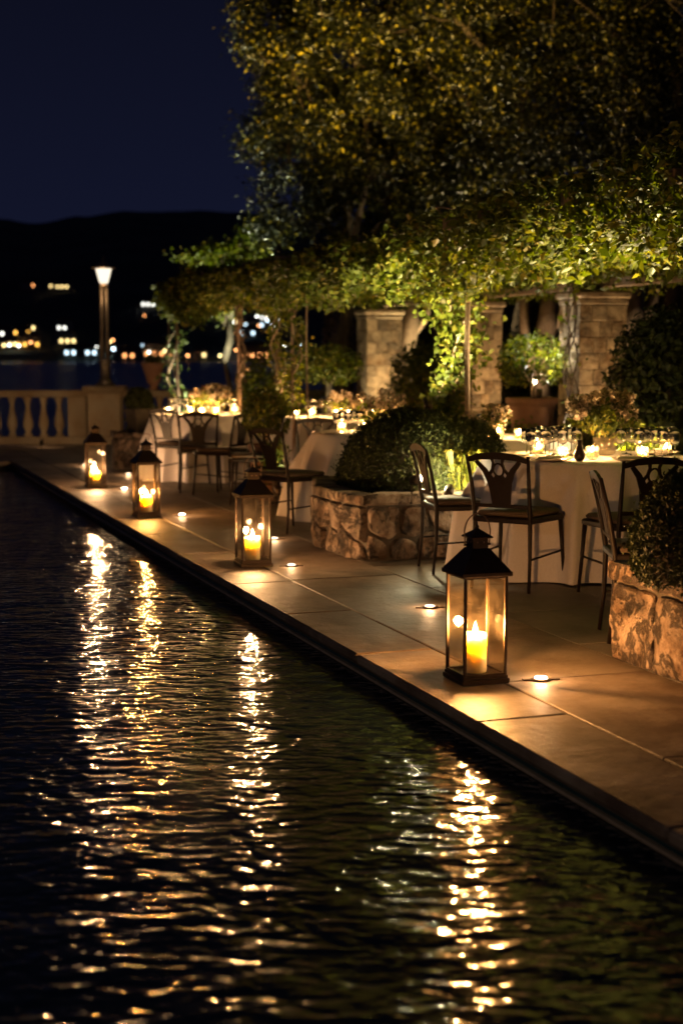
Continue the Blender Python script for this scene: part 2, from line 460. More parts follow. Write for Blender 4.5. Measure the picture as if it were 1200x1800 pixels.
# ------------------------------------------------------------------ leaf clouds
def leafmesh(name, P, size, m, parent=None, aspect=0.5, nrm=None, njit=0.6, droop=0.0, fold=0.18, seed=1, tdir=None):
    rng = np.random.default_rng(seed)
    P = np.asarray(P, dtype=np.float64)
    n = len(P)
    size = np.broadcast_to(np.asarray(size, dtype=np.float64), (n,)) * rng.uniform(0.65, 1.3, n)
    if nrm is None:
        Nn = rng.normal(size=(n, 3))
    else:
        Nn = np.asarray(nrm) + rng.normal(size=(n, 3)) * njit
    Nn /= np.linalg.norm(Nn, axis=1, keepdims=True) + 1e-9
    T = rng.normal(size=(n, 3))
    if tdir is not None: T = T * 0.5 + np.asarray(tdir)
    T[:, 2] -= droop
    T -= Nn * np.sum(T * Nn, axis=1, keepdims=True)
    T /= np.linalg.norm(T, axis=1, keepdims=True) + 1e-9
    B = np.cross(Nn, T)
    L_ = size[:, None]
    W = L_ * aspect * 0.5
    v0 = P
    v1 = P + T * L_ * 0.45 + B * W + Nn * L_ * fold
    v2 = P + T * L_ - Nn * L_ * 0.05
    v3 = P + T * L_ * 0.45 - B * W + Nn * L_ * fold
    V = np.stack([v0, v1, v2, v3], axis=1).reshape(-1, 3)
    base = np.arange(n)[:, None] * 4
    F = np.concatenate([base + [0, 1, 2], base + [0, 2, 3]], axis=1).reshape(-1)
    me = bpy.data.meshes.new(name)
    me.vertices.add(n * 4); me.vertices.foreach_set('co', V.reshape(-1).astype(np.float32))
    me.loops.add(n * 6); me.loops.foreach_set('vertex_index', F.astype(np.int32))
    me.polygons.add(n * 2); me.polygons.foreach_set('loop_start', (np.arange(n * 2) * 3).astype(np.int32))
    me.update(calc_edges=True)
    me.materials.append(m)
    return link(name, me, parent)
def shell_pts(n, r, zmin, seed, depth=0.12, lump=0.06):
    rng = np.random.default_rng(seed)
    D = rng.normal(size=(n * 3, 3)); D /= np.linalg.norm(D, axis=1, keepdims=True)
    D = D[D[:, 2] > zmin][:n]
    q = 1 - depth * rng.random(len(D)) ** 1.5
    lm = np.array([noise.noise(Vector(d) * 4 + Vector((seed, 0, 0))) for d in D]) * lump
    q = q + np.where(rng.random(len(D)) < 0.04, rng.uniform(0.02, 0.09, len(D)), 0)
    P = D * (q + lm)[:, None] * np.asarray(r)
    nr = D / np.asarray(r); nr /= np.linalg.norm(nr, axis=1, keepdims=True)
    return P, nr

# ================================================================== SETTING
WL = -0.115          # pool water level
EX = 2.37            # pool coping edge
PEND = 20.4          # far end of the pool
TEND = 24.1          # terrace ends at the balustrade
PLX = 3.5            # inner edge of the promenade

g = MB()
g.box((33, 9.5, -2.04), (60.9, 30, 3.94))
g.box((-19.7, 22.45, -2.04), (44.4, 4.1, 3.94))
g.box((-21.25, 7.4, -2.04), (36, 26, 3.94))
struct('ground', g, M['earth'])
g = MB()
g.box((2.49, 7.2, -0.9), (0.12, 26.4, 1.68))
g.box((-1.8, 20.47, -0.9), (8.46, 0.06, 1.68))
g.box((-3.28, 7.2, -0.9), (0.06, 26.4, 1.68))
g.box((-1.8, 7.2, -1.77), (8.6, 26.6, 0.06))
struct('pool_basin', g, M['pool_tile'])
g = MB(); g.add([(-3.25, -6, WL), (2.43, -6, WL), (2.43, 20.44, WL), (-3.25, 20.44, WL)], [(0, 1, 2, 3)])
struct('pool_water', g, M['pool_water'])
g = MB(); g.box((2.424, 7.2, WL + 0.008), (0.034, 26.4, 0.014), 0.003); g.box((-0.4, 20.43, WL + 0.008), (5.6, 0.03, 0.014), 0.003)
M['trim'] = plain('waterline_trim', (0.55, 0.44, 0.32), 0.22, 0.3)
struct('waterline_trim', g, M['trim'])
g = MB(); g.add([(-4000, -200, -1.5), (4000, -200, -1.5), (4000, 5000, -1.5), (-4000, 5000, -1.5)], [(0, 1, 2, 3)])
struct('lake_water', g, M['lake_water'])

# promenade and dining terrace: slabs
promenade = link('promenade', None); tag(promenade, kind='structure')
terrace = link('terrace', None); tag(terrace, kind='structure')
def slab(parent, x0, x1, y0, y1, m, th=0.05, gap=0.005, z=0.0, b=0.004):
    g = MB(); g.box((0, 0, 0), (x1 - x0 - gap, y1 - y0 - gap, th), b)
    return part('paving_slab', g, m, parent, loc=((x0 + x1) / 2, (y0 + y1) / 2, z - th / 2 + random.uniform(-0.0012, 0.0012)))
rs = random.Random(3)
rows = [(EX, 2.78, 1.35, M['paving']), (2.78, PLX, 1.5, M['paving'])]
for x0, x1, ln, m in rows:
    y = 1.0 + rs.uniform(0, 0.6)
    while y < TEND - 0.2:
        y2 = min(TEND, y + ln * rs.uniform(0.85, 1.15))
        if TEND - y2 < 0.4: y2 = TEND
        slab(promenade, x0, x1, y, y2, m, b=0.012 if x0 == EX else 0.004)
        y = y2
x = PLX
while x < 9.6:
    x2 = x + 0.8
    y = 3.5 + rs.uniform(0, 0.8)
    while y < TEND - 0.2:
        y2 = min(TEND, y + rs.uniform(0.9, 1.35))
        if TEND - y2 < 0.4: y2 = TEND
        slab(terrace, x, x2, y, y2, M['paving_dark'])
        y = y2
    x = x2
y = PEND
for y2, m in ((PEND + 0.42, M['paving']), (PEND + 1.6, M['paving']), (PEND + 2.7, M['paving']), (TEND, M['paving'])):
    x = EX
    while x > -7:
        xa = x - rs.uniform(1.1, 1.5)
        slab(promenade, xa, x, y, y2, m)
        x = xa
    y = y2
g = MB(); g.box((6, 13, -0.06), (7.2, 23.5, 0.012)); g.box((-2.3, 22.3, -0.06), (9.3, 3.6, 0.012))
struct('paving_bed', g, M['mortar'])

# far shore and hills
RIDGE = [(-900, 410), (-400, 400), (-100, 388), (0, 394), (80, 403), (150, 388), (230, 375), (330, 376), (420, 380), (480, 385), (560, 400), (700, 395), (900, 380), (1200, 400), (1900, 410)]
def ridge_h(az):
    px = 600 + math.tan(az - YAW) * FPX * 1.0
    for (a, ya), (b, yb) in zip(RIDGE, RIDGE[1:]):
        if a <= px <= b or (a == RIDGE[0][0] and px < a):
            t = min(1, max(0, (px - a) / (b - a))); t = t * t * (3 - 2 * t)
            return (625 - (ya + (yb - ya) * t)) / FPX * 2600 + 1.4
    return 88 * 2.4
def hill_z(az, D):
    t = min(1.0, max(0.0, (D - 690) / 1910))
    z = -1.6 + (ridge_h(az) + 1.6) * t
    z += (noise.noise(Vector((az * 14, D * 0.004, 0))) * 9 + noise.noise(Vector((az * 60, D * 0.015, 2))) * 3) * min(1, t * 4)
    if D > 2650: z -= (D - 2650) * 0.12
    return z
g = MB(); vs = []; fs = []
NA, ND = 220, 40
for i in range(NA + 1):
    az = R(-22) + R(78) * i / NA
    for j in range(ND + 1):
        D = 688 + (3300 - 688) * (j / ND) ** 1.2
        vs.append((D * math.sin(az), D * math.cos(az), hill_z(az, D) if j else -3))
for i in range(NA):
    for j in range(ND):
        a = i * (ND + 1) + j
        fs.append((a, a + ND + 1, a + ND + 2, a + 1))
g.add(vs, fs)
struct('hills', g, M['hill'], True)

# ------------------------------------------------------------------ lamps
def light(kind, name, loc, power, color, parent=None, radius=0.02, aim=None, size=None, blend=0.5):
    d = bpy.data.lights.new(name, kind)
    d.energy = power; d.color = color
    d.shadow_soft_size = radius
    o = bpy.data.objects.new(name, d)
    col.objects.link(o)
    if parent is not None: o.parent = parent
    o.location = loc
    if kind == 'SPOT':
        d.spot_size = R(size or 60); d.spot_blend = blend
        v = Vector(aim)
        o.rotation_euler = v.to_track_quat('-Z', 'Y').to_euler()
    return o
WARM = (1.0, 0.52, 0.20)
AMBER = (1.0, 0.62, 0.28)
GARDEN = (1.0, 0.74, 0.36)

# in-deck marker lights
uplight_bm = MB().lathe([(0.045, 0.0), (0.045, 0.006), (0.038, 0.009), (0.03, 0.009)], 20)
lens_bm = MB().lathe([(0.030, 0.008), (0.026, 0.013), (0.012, 0.016)], 16)
tabs_bm = MB(); tabs_bm.box((0.062, 0, 0.003), (0.04, 0.03, 0.006))
UP = {}
def deck_light(px, py, label, power=1.1, color=(1.0, 0.56, 0.26), pos=None, dim=False):
    p = pos or at(px, py, 0.002)
    t = thing('ground_light', label, 'ground light', p, YAW * -0.6, 'small round lights set in the paving')
    if not UP:
        UP['ring'] = mesh_of(uplight_bm, M['bronze'], True); UP['lens'] = mesh_of(lens_bm, M['lens_cool'], True); UP['lens_dim'] = mesh_of(lens_bm, M['lens_dim'], True); UP['tabs'] = mesh_of(tabs_bm, M['bronze'])
    link('ring', UP['ring'], t); link('lens', UP['lens_dim'] if dim else UP['lens'], t); link('bracket', UP['tabs'], t); link('bracket', UP['tabs'], t, rz=math.pi)
    light('POINT', 'ground_light_lamp', (0, 0, 0.045), power, color, t, 0.022)
deck_light(950, 1195, 'small bright round light in the paving right of the nearest lantern', 0.9)
deck_light(755, 1068, 'small round light in the paving left of the nearest lantern glass', 0.6, dim=True)
deck_light(512, 995, 'small round light in the paving beside the foot of the second nearest lantern', 0.45, dim=True)
deck_light(482, 948, 'small round light in the paving behind the second nearest lantern', 0.6, dim=True)
deck_light(320, 906, 'small round light in the paving right of the amber candle lantern', 0.6)
deck_light(219, 860, 'small round light in the paving between the two farthest lanterns', 0.6)
deck_light(226, 834, 'small round light in the paving before the little stone planter', 0.7, dim=True)
deck_light(150, 818, 'small round light in the paving behind the farthest lantern', 0.9, dim=True)
deck_light(0, 0, 'small round light in the paving at the near end of the poolside walk', 1.6, pos=(3.36, 3.05, 0.002))

# ------------------------------------------------------------------ candle lanterns
def make_lantern():
    t = thing('candle_lantern', '', 'lantern', (0, 0, 0), 0, 'tall glass lanterns along the pool edge')
    ir = M['bronze']
    g = MB(); g.box((0, 0, 0.011), (0.225, 0.225, 0.022), 0.003); g.box((0, 0, 0.029), (0.212, 0.212, 0.014), 0.002)
    part('base', g, ir, t)
    for a in (-1, 1):
        for b in (-1, 1):
            g = MB(); g.box((a * 0.0965, b * 0.0965, 0.255), (0.0135, 0.0135, 0.438), 0.002)
            part('corner_post', g, ir, t)
    for k in range(4):
        g = MB(); g.box((0, -0.0965, 0.255), (0.178, 0.003, 0.420))
        part('glass_pane', g, M['glass'], t, rz=k * math.pi / 2)
        g = MB(); g.box((0, -0.0965, 0.0405), (0.178, 0.010, 0.008))
        part('frame_rail', g, ir, t, rz=k * math.pi / 2)
        g = MB(); g.box((0, -0.0965, 0.4695), (0.178, 0.010, 0.008)); part('frame_rail', g, ir, t, rz=k * math.pi / 2)
    s2 = math.sqrt(2)
    g = MB(); g.lathe([(0.116 * s2, 0.474), (0.118 * s2, 0.478), (0.118 * s2, 0.492), (0.112 * s2, 0.497), (0.046 * s2, 0.585), (0.042 * s2, 0.590)], 4, ang=math.pi / 4)
    g.lathe([(0.100 * s2, 0.4735), (0.042 * s2, 0.5)], 4, ang=math.pi / 4)
    rf = part('roof', g, ir, t)
    g = MB(); g.lathe([(0.036 * s2, 0.590), (0.036 * s2, 0.638)], 4, ang=math.pi / 4)
    ch = part('chimney', g, ir, t)
    g = MB()
    for k in range(4):
        a = k * math.pi / 2
        for q in (-0.015, 0.015):
            c_, s_ = math.cos(a), math.sin(a)
            g.tube([(0.0355 * c_ - q * s_, 0.0355 * s_ + q * c_, 0.618), (0.038 * c_ - q * s_, 0.038 * s_ + q * c_, 0.618)], 0.0045, 8)
    part('vent_hole', g, M['rust_iron'], ch)
    g = MB(); g.lathe([(0.052 * s2, 0.636), (0.053 * s2, 0.641), (0.03 * s2, 0.658), (0.010 * s2, 0.672), (0.004, 0.678)], 4, ang=math.pi / 4)
    part('cap', g, ir, t)
    g = MB(); g.lathe([(0.006, 0.676), (0.008, 0.684), (0.004, 0.690), (0.001, 0.705)], 8)
    part('finial', g, ir, t, True)
    pts = []
    for k in range(19):
        a = math.pi * k / 18
        pts.append((0.060 * math.cos(a) * (1.0 if k in (0, 18) else 1.05), 0, 0.640 + 0.100 * math.sin(a) ** 0.8 + 0.0))
    pts = [(0.058, 0, 0.600)] + pts + [(-0.058, 0, 0.600)]
    g = MB(); g.tube(pts, 0.0032, 6)
    part('handle', g, M['rust_iron'], t, True)
    g = MB(); g.tube([(0.034, 0, 0.604), (0.063, 0, 0.604)], 0.005, 6); g.tube([(-0.034, 0, 0.604), (-0.063, 0, 0.604)], 0.005, 6)
    part('handle_hinge', g, ir, t)
    return t
def flame_mb(s=1.0):
    return MB().lathe([(0.001, 0), (0.006 * s, 0.006 * s), (0.0085 * s, 0.015 * s), (0.0065 * s, 0.026 * s), (0.003 * s, 0.037 * s), (0.0005, 0.046 * s)], 10)
FL = mesh_of(flame_mb(1.15), M['flame'], True)
def make_pillar(name, label, loc, r, h, power, color, group):
    t = thing(name, label, 'candle', loc, 0, group)
    prof = [(r * 0.96, 0), (r, 0.004), (r, h * 0.5), (r * 0.995, h - 0.006), (r * 0.94, h), (r * 0.80, h - 0.004), (r * 0.55, h - 0.012), (0.004, h - 0.014)]
    part('wax_body', MB().lathe(prof, 28), M['wax'], t, True)
    part('wick', MB().tube([(0, 0, h - 0.014), (0.001, 0, h)], 0.0012, 5), M['soil'], t)
    link('flame', FL, t, (0.001, 0, h - 0.004))
    light('POINT', 'candle_light', (0.001, 0, h + 0.024), power, color, t, 0.020)
    return t
lan0 = make_lantern()
LANS = [((2.72, 6.00), 'nearest candle lantern, largest in view, standing on the pool coping', (1.0, 0.46, 0.14), 26),
        ((2.77, 9.75), 'second nearest candle lantern with a pale white candle and black roof', (1.0, 0.54, 0.24), 12),
        ((2.71, 13.05), 'third candle lantern with an amber candle and yellow glinting panes', (1.0, 0.44, 0.11), 10),
        ((2.78, 16.10), 'farthest candle lantern standing near the pool end, white candle inside', (1.0, 0.56, 0.28), 12)]
PX = [((813, 1207)), ((425, 998)), ((241, 910)), ((154, 858))]
CANL = ['thick yellow pillar candle burning inside the nearest lantern', 'cream pillar candle burning inside the second nearest lantern',
        'amber pillar candle burning inside the third lantern from the front', 'white pillar candle burning inside the farthest lantern']
for i, ((lx, ly), lab, c_, pw) in enumerate(LANS):
    q = at(*PX[i]); lx, ly = q[0] + 0.1125, q[1] + 0.1125
    if i == 0:
        lan0.location = (lx, ly, 0); lan0['label'] = lab
    else:
        dup(lan0, (lx, ly, 0), R((0, -1.5, 2.0, -2.5)[i]), lab)
    make_pillar('pillar_candle', CANL[i], (lx - 0.004, ly + 0.004, 0.0365), 0.052, (0.172, 0.158, 0.150, 0.138)[i], pw, c_, 'pillar candles in the poolside lanterns')

# ------------------------------------------------------------------ rubble stone planters
def clip(poly, nx, ny, d):
    out = []
    for i in range(len(poly)):
        a, b = poly[i], poly[(i + 1) % len(poly)]
        da = a[0] * nx + a[1] * ny - d; db = b[0] * nx + b[1] * ny - d
        if da <= 0: out.append(a)
        if (da < 0 < db) or (db < 0 < da):
            t = da / (da - db)
            out.append((a[0] + (b[0] - a[0]) * t, a[1] + (b[1] - a[1]) * t))
    return out
def voronoi(wd, ht, cw, chh, gap, rnd):
    nx_, ny_ = max(1, round(wd / cw)), max(1, round(ht / chh))
    pts = []
    for j in range(ny_):
        for i in range(nx_):
            pts.append(((i + 0.5 + (0.5 * (j % 2) - 0.25) * 0.7 + rnd.uniform(-0.28, 0.28)) * wd / nx_, (j + 0.5 + rnd.uniform(-0.27, 0.27)) * ht / ny_))
    cells = []
    for i, p in enumerate(pts):
        h_ = gap / 2
        poly = [(h_, h_), (wd - h_, h_), (wd - h_, ht - h_), (h_, ht - h_)]
        for j, q in enumerate(pts):
            if i == j: continue
            dx, dy = q[0] - p[0], q[1] - p[1]
            L_ = math.hypot(dx, dy)
            if L_ > 3 * max(cw, chh): continue
            nx, ny = dx / L_, dy / L_
            mx, my = (p[0] + q[0]) / 2, (p[1] + q[1]) / 2
            poly = clip(poly, nx, ny, mx * nx + my * ny - h_)
            if len(poly) < 3: break
        if len(poly) >= 3: cells.append(poly)
    return cells
def stone_from(poly, depth, rnd, step=0.035):
    c = (sum(p[0] for p in poly) / len(poly), sum(p[1] for p in poly) / len(poly))
    ring = []
    for i in range(len(poly)):
        a, b = poly[i], poly[(i + 1) % len(poly)]
        L_ = math.hypot(b[0] - a[0], b[1] - a[1])
        n = max(1, int(L_ / step))
        for k in range(n):
            t = k / n
            ring.append((a[0] + (b[0] - a[0]) * t, a[1] + (b[1] - a[1]) * t))
    # round the corners
    m_ = len(ring)
    ring = [((ring[i - 1][0] + 2 * ring[i][0] + ring[(i + 1) % m_][0]) / 4, (ring[i - 1][1] + 2 * ring[i][1] + ring[(i + 1) % m_][1]) / 4) for i in range(m_)]
    vs = []; fs = []
    sd = rnd.uniform(0, 50)
    for (k, dd) in ((1.0, -0.35), (0.99, 0.6), (0.94, 0.92), (0.68, 1.0), (0.34, 1.0)):
        for p in ring:
            x_, y_ = c[0] + (p[0] - c[0]) * k, c[1] + (p[1] - c[1]) * k
            nn = noise.noise(Vector((x_ * 8, y_ * 8, sd))) * 0.7 + noise.noise(Vector((x_ * 26, y_ * 26, sd))) * 0.45
            e = 1 + 0.05 * noise.noise(Vector((x_ * 20, y_ * 20, sd + 9)))
            vs.append((c[0] + (x_ - c[0]) * e, c[1] + (y_ - c[1]) * e, depth * (dd + (nn if dd > 0 else 0))))
    vs.append((c[0], c[1], depth * 1.05))
    for i in range(4):
        for k in range(m_):
            k2 = (k + 1) % m_
            fs.append((i * m_ + k, i * m_ + k2, (i + 1) * m_ + k2, (i + 1) * m_ + k))
    for k in range(m_):
        fs.append((4 * m_ + k, 4 * m_ + (k + 1) % m_, 5 * m_))
    return vs, fs
def planter(name, label, foot, ht, cw, chh, faces, cap_h=0.07, cap_w=0.17, cap_len=0.3, seed=1, depth=0.035, cap_edges=None, step=0.035):
    rnd = random.Random(seed)
    cx = sum(p[0] for p in foot) / len(foot); cyy = sum(p[1] for p in foot) / len(foot)
    t = thing(name, label, 'planter', (cx, cyy, 0))
    ft = [(p[0] - cx, p[1] - cyy) for p in foot]
    n = len(ft)
    def offset(d):
        out = []
        for i in range(n):
            a, b, c = Vector(ft[i - 1]), Vector(ft[i]), Vector(ft[(i + 1) % n])
            e1, e2 = (b - a).normalized(), (c - b).normalized()
            n1, n2 = Vector((e1.y, -e1.x)), Vector((e2.y, -e2.x))
            bis = (n1 + n2).normalized()
            out.append(tuple(b + bis * (d / max(0.3, bis.dot(n1)))))
        return out
    part('wall_core', MB().prism(offset(-0.012), 0.0, ht - cap_h - 0.004), M['mortar'], t)
    for i in faces:
        a, b = Vector(ft[i]), Vector(ft[(i + 1) % n])
        e = (b - a); L_ = e.length; e = e / L_; nr = Vector((e.y, -e.x))
        for poly in voronoi(L_, ht - cap_h - 0.004, cw, chh, 0.022, rnd):
            vs, fs = stone_from(poly, depth * rnd.uniform(0.7, 1.25), rnd, step)
            W = [(a.x + e.x * v[0] + nr.x * (v[2] - 0.012), a.y + e.y * v[0] + nr.y * (v[2] - 0.012), v[1]) for v in vs]
            g = MB(); g.add(W, fs)
            part('stone', g, M['rubble'], t, 'auto')
    outer, inner = offset(0.022), offset(0.022 - cap_w)
    for i in (cap_edges if cap_edges is not None else range(n)):
        a, b = Vector(outer[i]), Vector(outer[(i + 1) % n])
        c, d = Vector(inner[i]), Vector(inner[(i + 1) % n])
        m_ = max(1, round((b - a).length / cap_len))
        cuts = [0] + sorted((k + rnd.uniform(-0.2, 0.2)) / m_ for k in range(1, m_)) + [1]
        for k in range(m_):
            s0, s1 = cuts[k] + 0.004, cuts[k + 1] - 0.004
            pu = rnd.uniform(-0.008, 0.012)
            nr = Vector(((b - a).normalized().y, -(b - a).normalized().x)) * pu
            q = [a.lerp(b, s0) + nr, a.lerp(b, (s0 + s1) / 2) + nr * 1.6, a.lerp(b, s1) + nr, c.lerp(d, s1), c.lerp(d, s0)]
            g = MB(); g.prism([tuple(p) for p in q], ht - cap_h, ht + rnd.uniform(-0.006, 0.01), 0.012)
            part('cap_stone', g, M['rubble'], t)
    part('soil', MB().prism(offset(0.022 - cap_w + 0.004), ht - cap_h + 0.001, ht - 0.025), M['soil'], t)
    return t

def dome_bush(name, label, loc, r, n=9000, leaf=0.028, seed=1, zmin=-0.4, m=None, depth=0.14, lump=0.06, cat='bush'):
    t = thing(name, label, cat, loc)
    core = MB(); core.ellipsoid((0, 0, 0), tuple(x * 0.86 for x in r), 20, 12, zmin - 0.05, 0.08, seed)
    part('inner_twigs', core, M['soil'], t, True)
    P, nr = shell_pts(n, r, zmin, seed, depth, lump)
    tag(leafmesh('leaf_shell', P, leaf, m or M['box_leaf'], t, 0.55, nr, 0.75, 0, 0.12, seed, tdir=nr * 0.7), kind='stuff')
    return t

# middle planter: X from 3.5, front corner seen at (643, 988)
c0 = at(643, 988); c1 = at(600, 978); c2 = at(556, 962)
x0, y0 = c0[0], c0[1]
foot1 = [(x0, y0), (x0 + 1.15, y0 + 0.02), (x0 + 1.55, y0 + 0.42), (x0 + 1.55, y0 + 1.3), (x0 + 1.1, y0 + 1.65), (c2[0] + 0.25, c2[1] + 0.75), (c2[0], c2[1] + 0.0), (c1[0], c1[1] - 0.0)]
planter('stone_planter', 'many sided rubble stone planter holding the big clipped dome bush', foot1, 0.465, 0.25, 0.20, [0, 1, 6, 7, 5, 2], seed=4, depth=0.04)
bx, by = ad(724, 11.05, 0.6)
dome_bush('clipped_dome_bush', 'big dark clipped dome bush growing in the many sided stone planter', (bx, by, 0.52), (0.55, 0.55, 0.52), 26000, 0.024, 3, -0.25)
bx2, by2 = ad(815, 11.35, 0.6)
dome_bush('clipped_dome_bush', 'smaller dark dome bush tucked behind the right of the big one', (bx2, by2, 0.52), (0.36, 0.34, 0.44), 12000, 0.024, 5, -0.25)
# near right planter
c0 = at(1074, 1157)
x0, y1 = c0[0], c0[1]
foot2 = [(x0, y1 - 2.1), (x0 + 1.6, y1 - 2.1), (x0 + 1.6, y1), (x0, y1)]
planter('stone_planter', 'rough pale stone planter at the right edge, closest to the viewer', foot2, 0.465, 0.40, 0.40, [3, 2], seed=11, depth=0.05, cap_len=0.42, cap_h=0.085, cap_w=0.2, step=0.03)
bx, by = ad(1283, 6.35, 0.7)
dome_bush('clipped_ball_bush', 'dark clipped ball bush in the rough planter at the right edge', (bx, by, 0.62), (0.42, 0.42, 0.36), 22000, 0.022, 8, -0.5)
# little planter near the balustrade
q = at(238, 826)
foot3 = [(q[0] + 0.33 * math.cos(a) + 0.1, q[1] + 0.3 + 0.33 * math.sin(a)) for a in [R(-112 + 45 * k) for k in range(8)]]
planter('stone_planter', 'small round stone planter behind the third lantern, near the balustrade', foot3, 0.47, 0.16, 0.22, list(range(8)), seed=21, depth=0.03, cap_w=0.14)
px3, py3 = q[0] + 0.12, q[1] + 0.3
t = thing('square_pot', 'square grey pot standing on the small round stone planter', 'pot', (px3, py3, 0.445), R(20))
s2 = math.sqrt(2)
part('pot_body', MB().lathe([(0.10 * s2, 0), (0.13 * s2, 0.27), (0.14 * s2, 0.28), (0.14 * s2, 0.31), (0.12 * s2, 0.31), (0.115 * s2, 0.28)], 4, ang=math.pi / 4), M['mortar'], t)
dome_bush('ball_topiary', 'small clipped ball bush in the square grey pot', (px3, py3, 0.86), (0.17, 0.17, 0.16), 3500, 0.03, 31, -0.6)

# ------------------------------------------------------------------ strap leaved plant lit yellow green beside the dome bush
sx_, sy_ = ad(818, 10.72, 0.6)
t = thing('strap_leaf_plant', 'yellow green strap leaved plant spilling over the planter right of the dome', 'plant', (sx_, sy_, 0.44))
rnd = random.Random(5)
g = MB()
for k in range(230):
    a = rnd.uniform(0, 2 * math.pi); h_ = rnd.uniform(0.22, 0.36); out = rnd.uniform(0.02, 0.15)
    bx_, by_ = rnd.uniform(-0.15, 0.12), rnd.uniform(-0.08, 0.08)
    wd = rnd.uniform(0.010, 0.021)
    ca, sa = math.cos(a), math.sin(a)
    n = 7; vs = []; fs = []
    fall = rnd.uniform(0.1, 0.6)
    for i in range(n):
        s = i / (n - 1)
        r_ = out * (s ** 1.3) * 1.3 + 0.03 * math.sin(s * 5 + k)
        z_ = h_ * math.sin(min(1, s * 1.15) * math.pi / 2 * 1.0) - fall * h_ * max(0, s - 0.55) * 1.6
        ww = wd * (1 - 0.85 * s ** 3)
        cxp, cyp = bx_ + ca * r_, by_ + sa * r_
        vs += [(cxp - sa * ww, cyp + ca * ww, z_), (cxp, cyp, z_ - ww * 0.5), (cxp + sa * ww, cyp - ca * ww, z_)]
    for i in range(n - 1):
        b_ = i * 3
        fs += [(b_, b_ + 1, b_ + 4, b_ + 3), (b_ + 1, b_ + 2, b_ + 5, b_ + 4)]
    g.add(vs, fs)
tag(part('strap_leaves', g, M['strap_leaf'], t, True), kind='stuff')

# spot light nested in the dome bush
lx, ly = ad(738, 10.42, 0.57)
def garden_spot(label, loc, aim, power, color, size=70, blend=0.6, lens=True, radius=0.03, group='garden spotlights'):
    t = thing('garden_spotlight', label, 'spotlight', loc, 0, group)
    v = Vector(aim).normalized()
    rot = v.to_track_quat('Z', 'Y').to_matrix()
    g = MB(); g.lathe([(0.02, -0.10), (0.032, -0.09), (0.034, 0.0), (0.030, 0.0), (0.028, -0.012)], 14)
    g.v = [tuple(rot @ Vector(p)) for p in g.v]
    part('housing', g, M['bronze'], t, True)
    g = MB(); g.lathe([(0.029, -0.010), (0.02, -0.006), (0.004, -0.004)], 14)
    g.v = [tuple(rot @ Vector(p)) for p in g.v]
    if lens: part('lens', g, M['lens_cool'], t, True)
    part('spike', MB().tube([tuple(v * -0.09), tuple(v * -0.09 + Vector((0, 0, -0.10)))], 0.006, 6), M['bronze'], t)
    light('SPOT', 'spotlight_lamp', tuple(v * 0.02), power, color, t, radius, tuple(v), size, blend)
    return t
camdir = Vector((-syw, -cyw, 0.35))
garden_spot('bright little spotlight nested in the front of the big dome bush', (lx, ly, 0.57), (0.35, -0.85, 0.25), 10, (1.0, 0.86, 0.5), 160, 0.9)
light("POINT", "spotlight_spill", (lx + 0.06, ly + 0.02, 0.66), 2.4, (1.0, 0.70, 0.32), None, 0.03)

qx_, qy_ = ad(790, 10.20, 0.55)
garden_spot('small added spotlight on the planter rim brightening the strap leaved plant', (qx_, qy_, 0.515), (0.42, 0.80, 0.28), 22, (1.0, 0.86, 0.42), 95, 0.8)  # extra lamp added to brighten the strap leaves
# ------------------------------------------------------------------ chairs
def ribbon(mb, pts, wdt, th):
    # flat bar in the local XZ plane, thickness along Y
    n = len(pts)
    L_, R_ = [], []
    for i, p in enumerate(pts):
        a = pts[max(0, i - 1)]; b = pts[min(n - 1, i + 1)]
        dx, dz = b[0] - a[0], b[1] - a[1]
        l = math.hypot(dx, dz) or 1
        ww = (wdt[i] if isinstance(wdt, (list, tuple)) else wdt) / 2
        L_.append((p[0] - dz / l * ww, p[1] + dx / l * ww)); R_.append((p[0] + dz / l * ww, p[1] - dx / l * ww))
    vs = []
    for q in (L_, R_):
        for y in (-th / 2, th / 2):
            vs += [(p[0], y, p[1]) for p in q]
    fs = []
    for i in range(n - 1):
        a0, a1, b0, b1 = i, n + i, 2 * n + i, 3 * n + i
        fs += [(a0, a0 + 1, a1 + 1, a1), (b0, b1, b1 + 1, b0 + 1), (a0, b0, b0 + 1, a0 + 1), (a1, a1 + 1, b1 + 1, b1)]
    fs += [(0, n, 3 * n, 2 * n), (n - 1, 3 * n - 1, 4 * n - 1, 2 * n - 1)]
    mb.add(vs, fs)
def lean(mb, k=0.16, z0=0.45):
    mb.v = [(x, y - (max(0, z - z0) * k + 0.15 * max(0, z - z0) ** 2), z) for x, y, z in mb.v]
    return mb
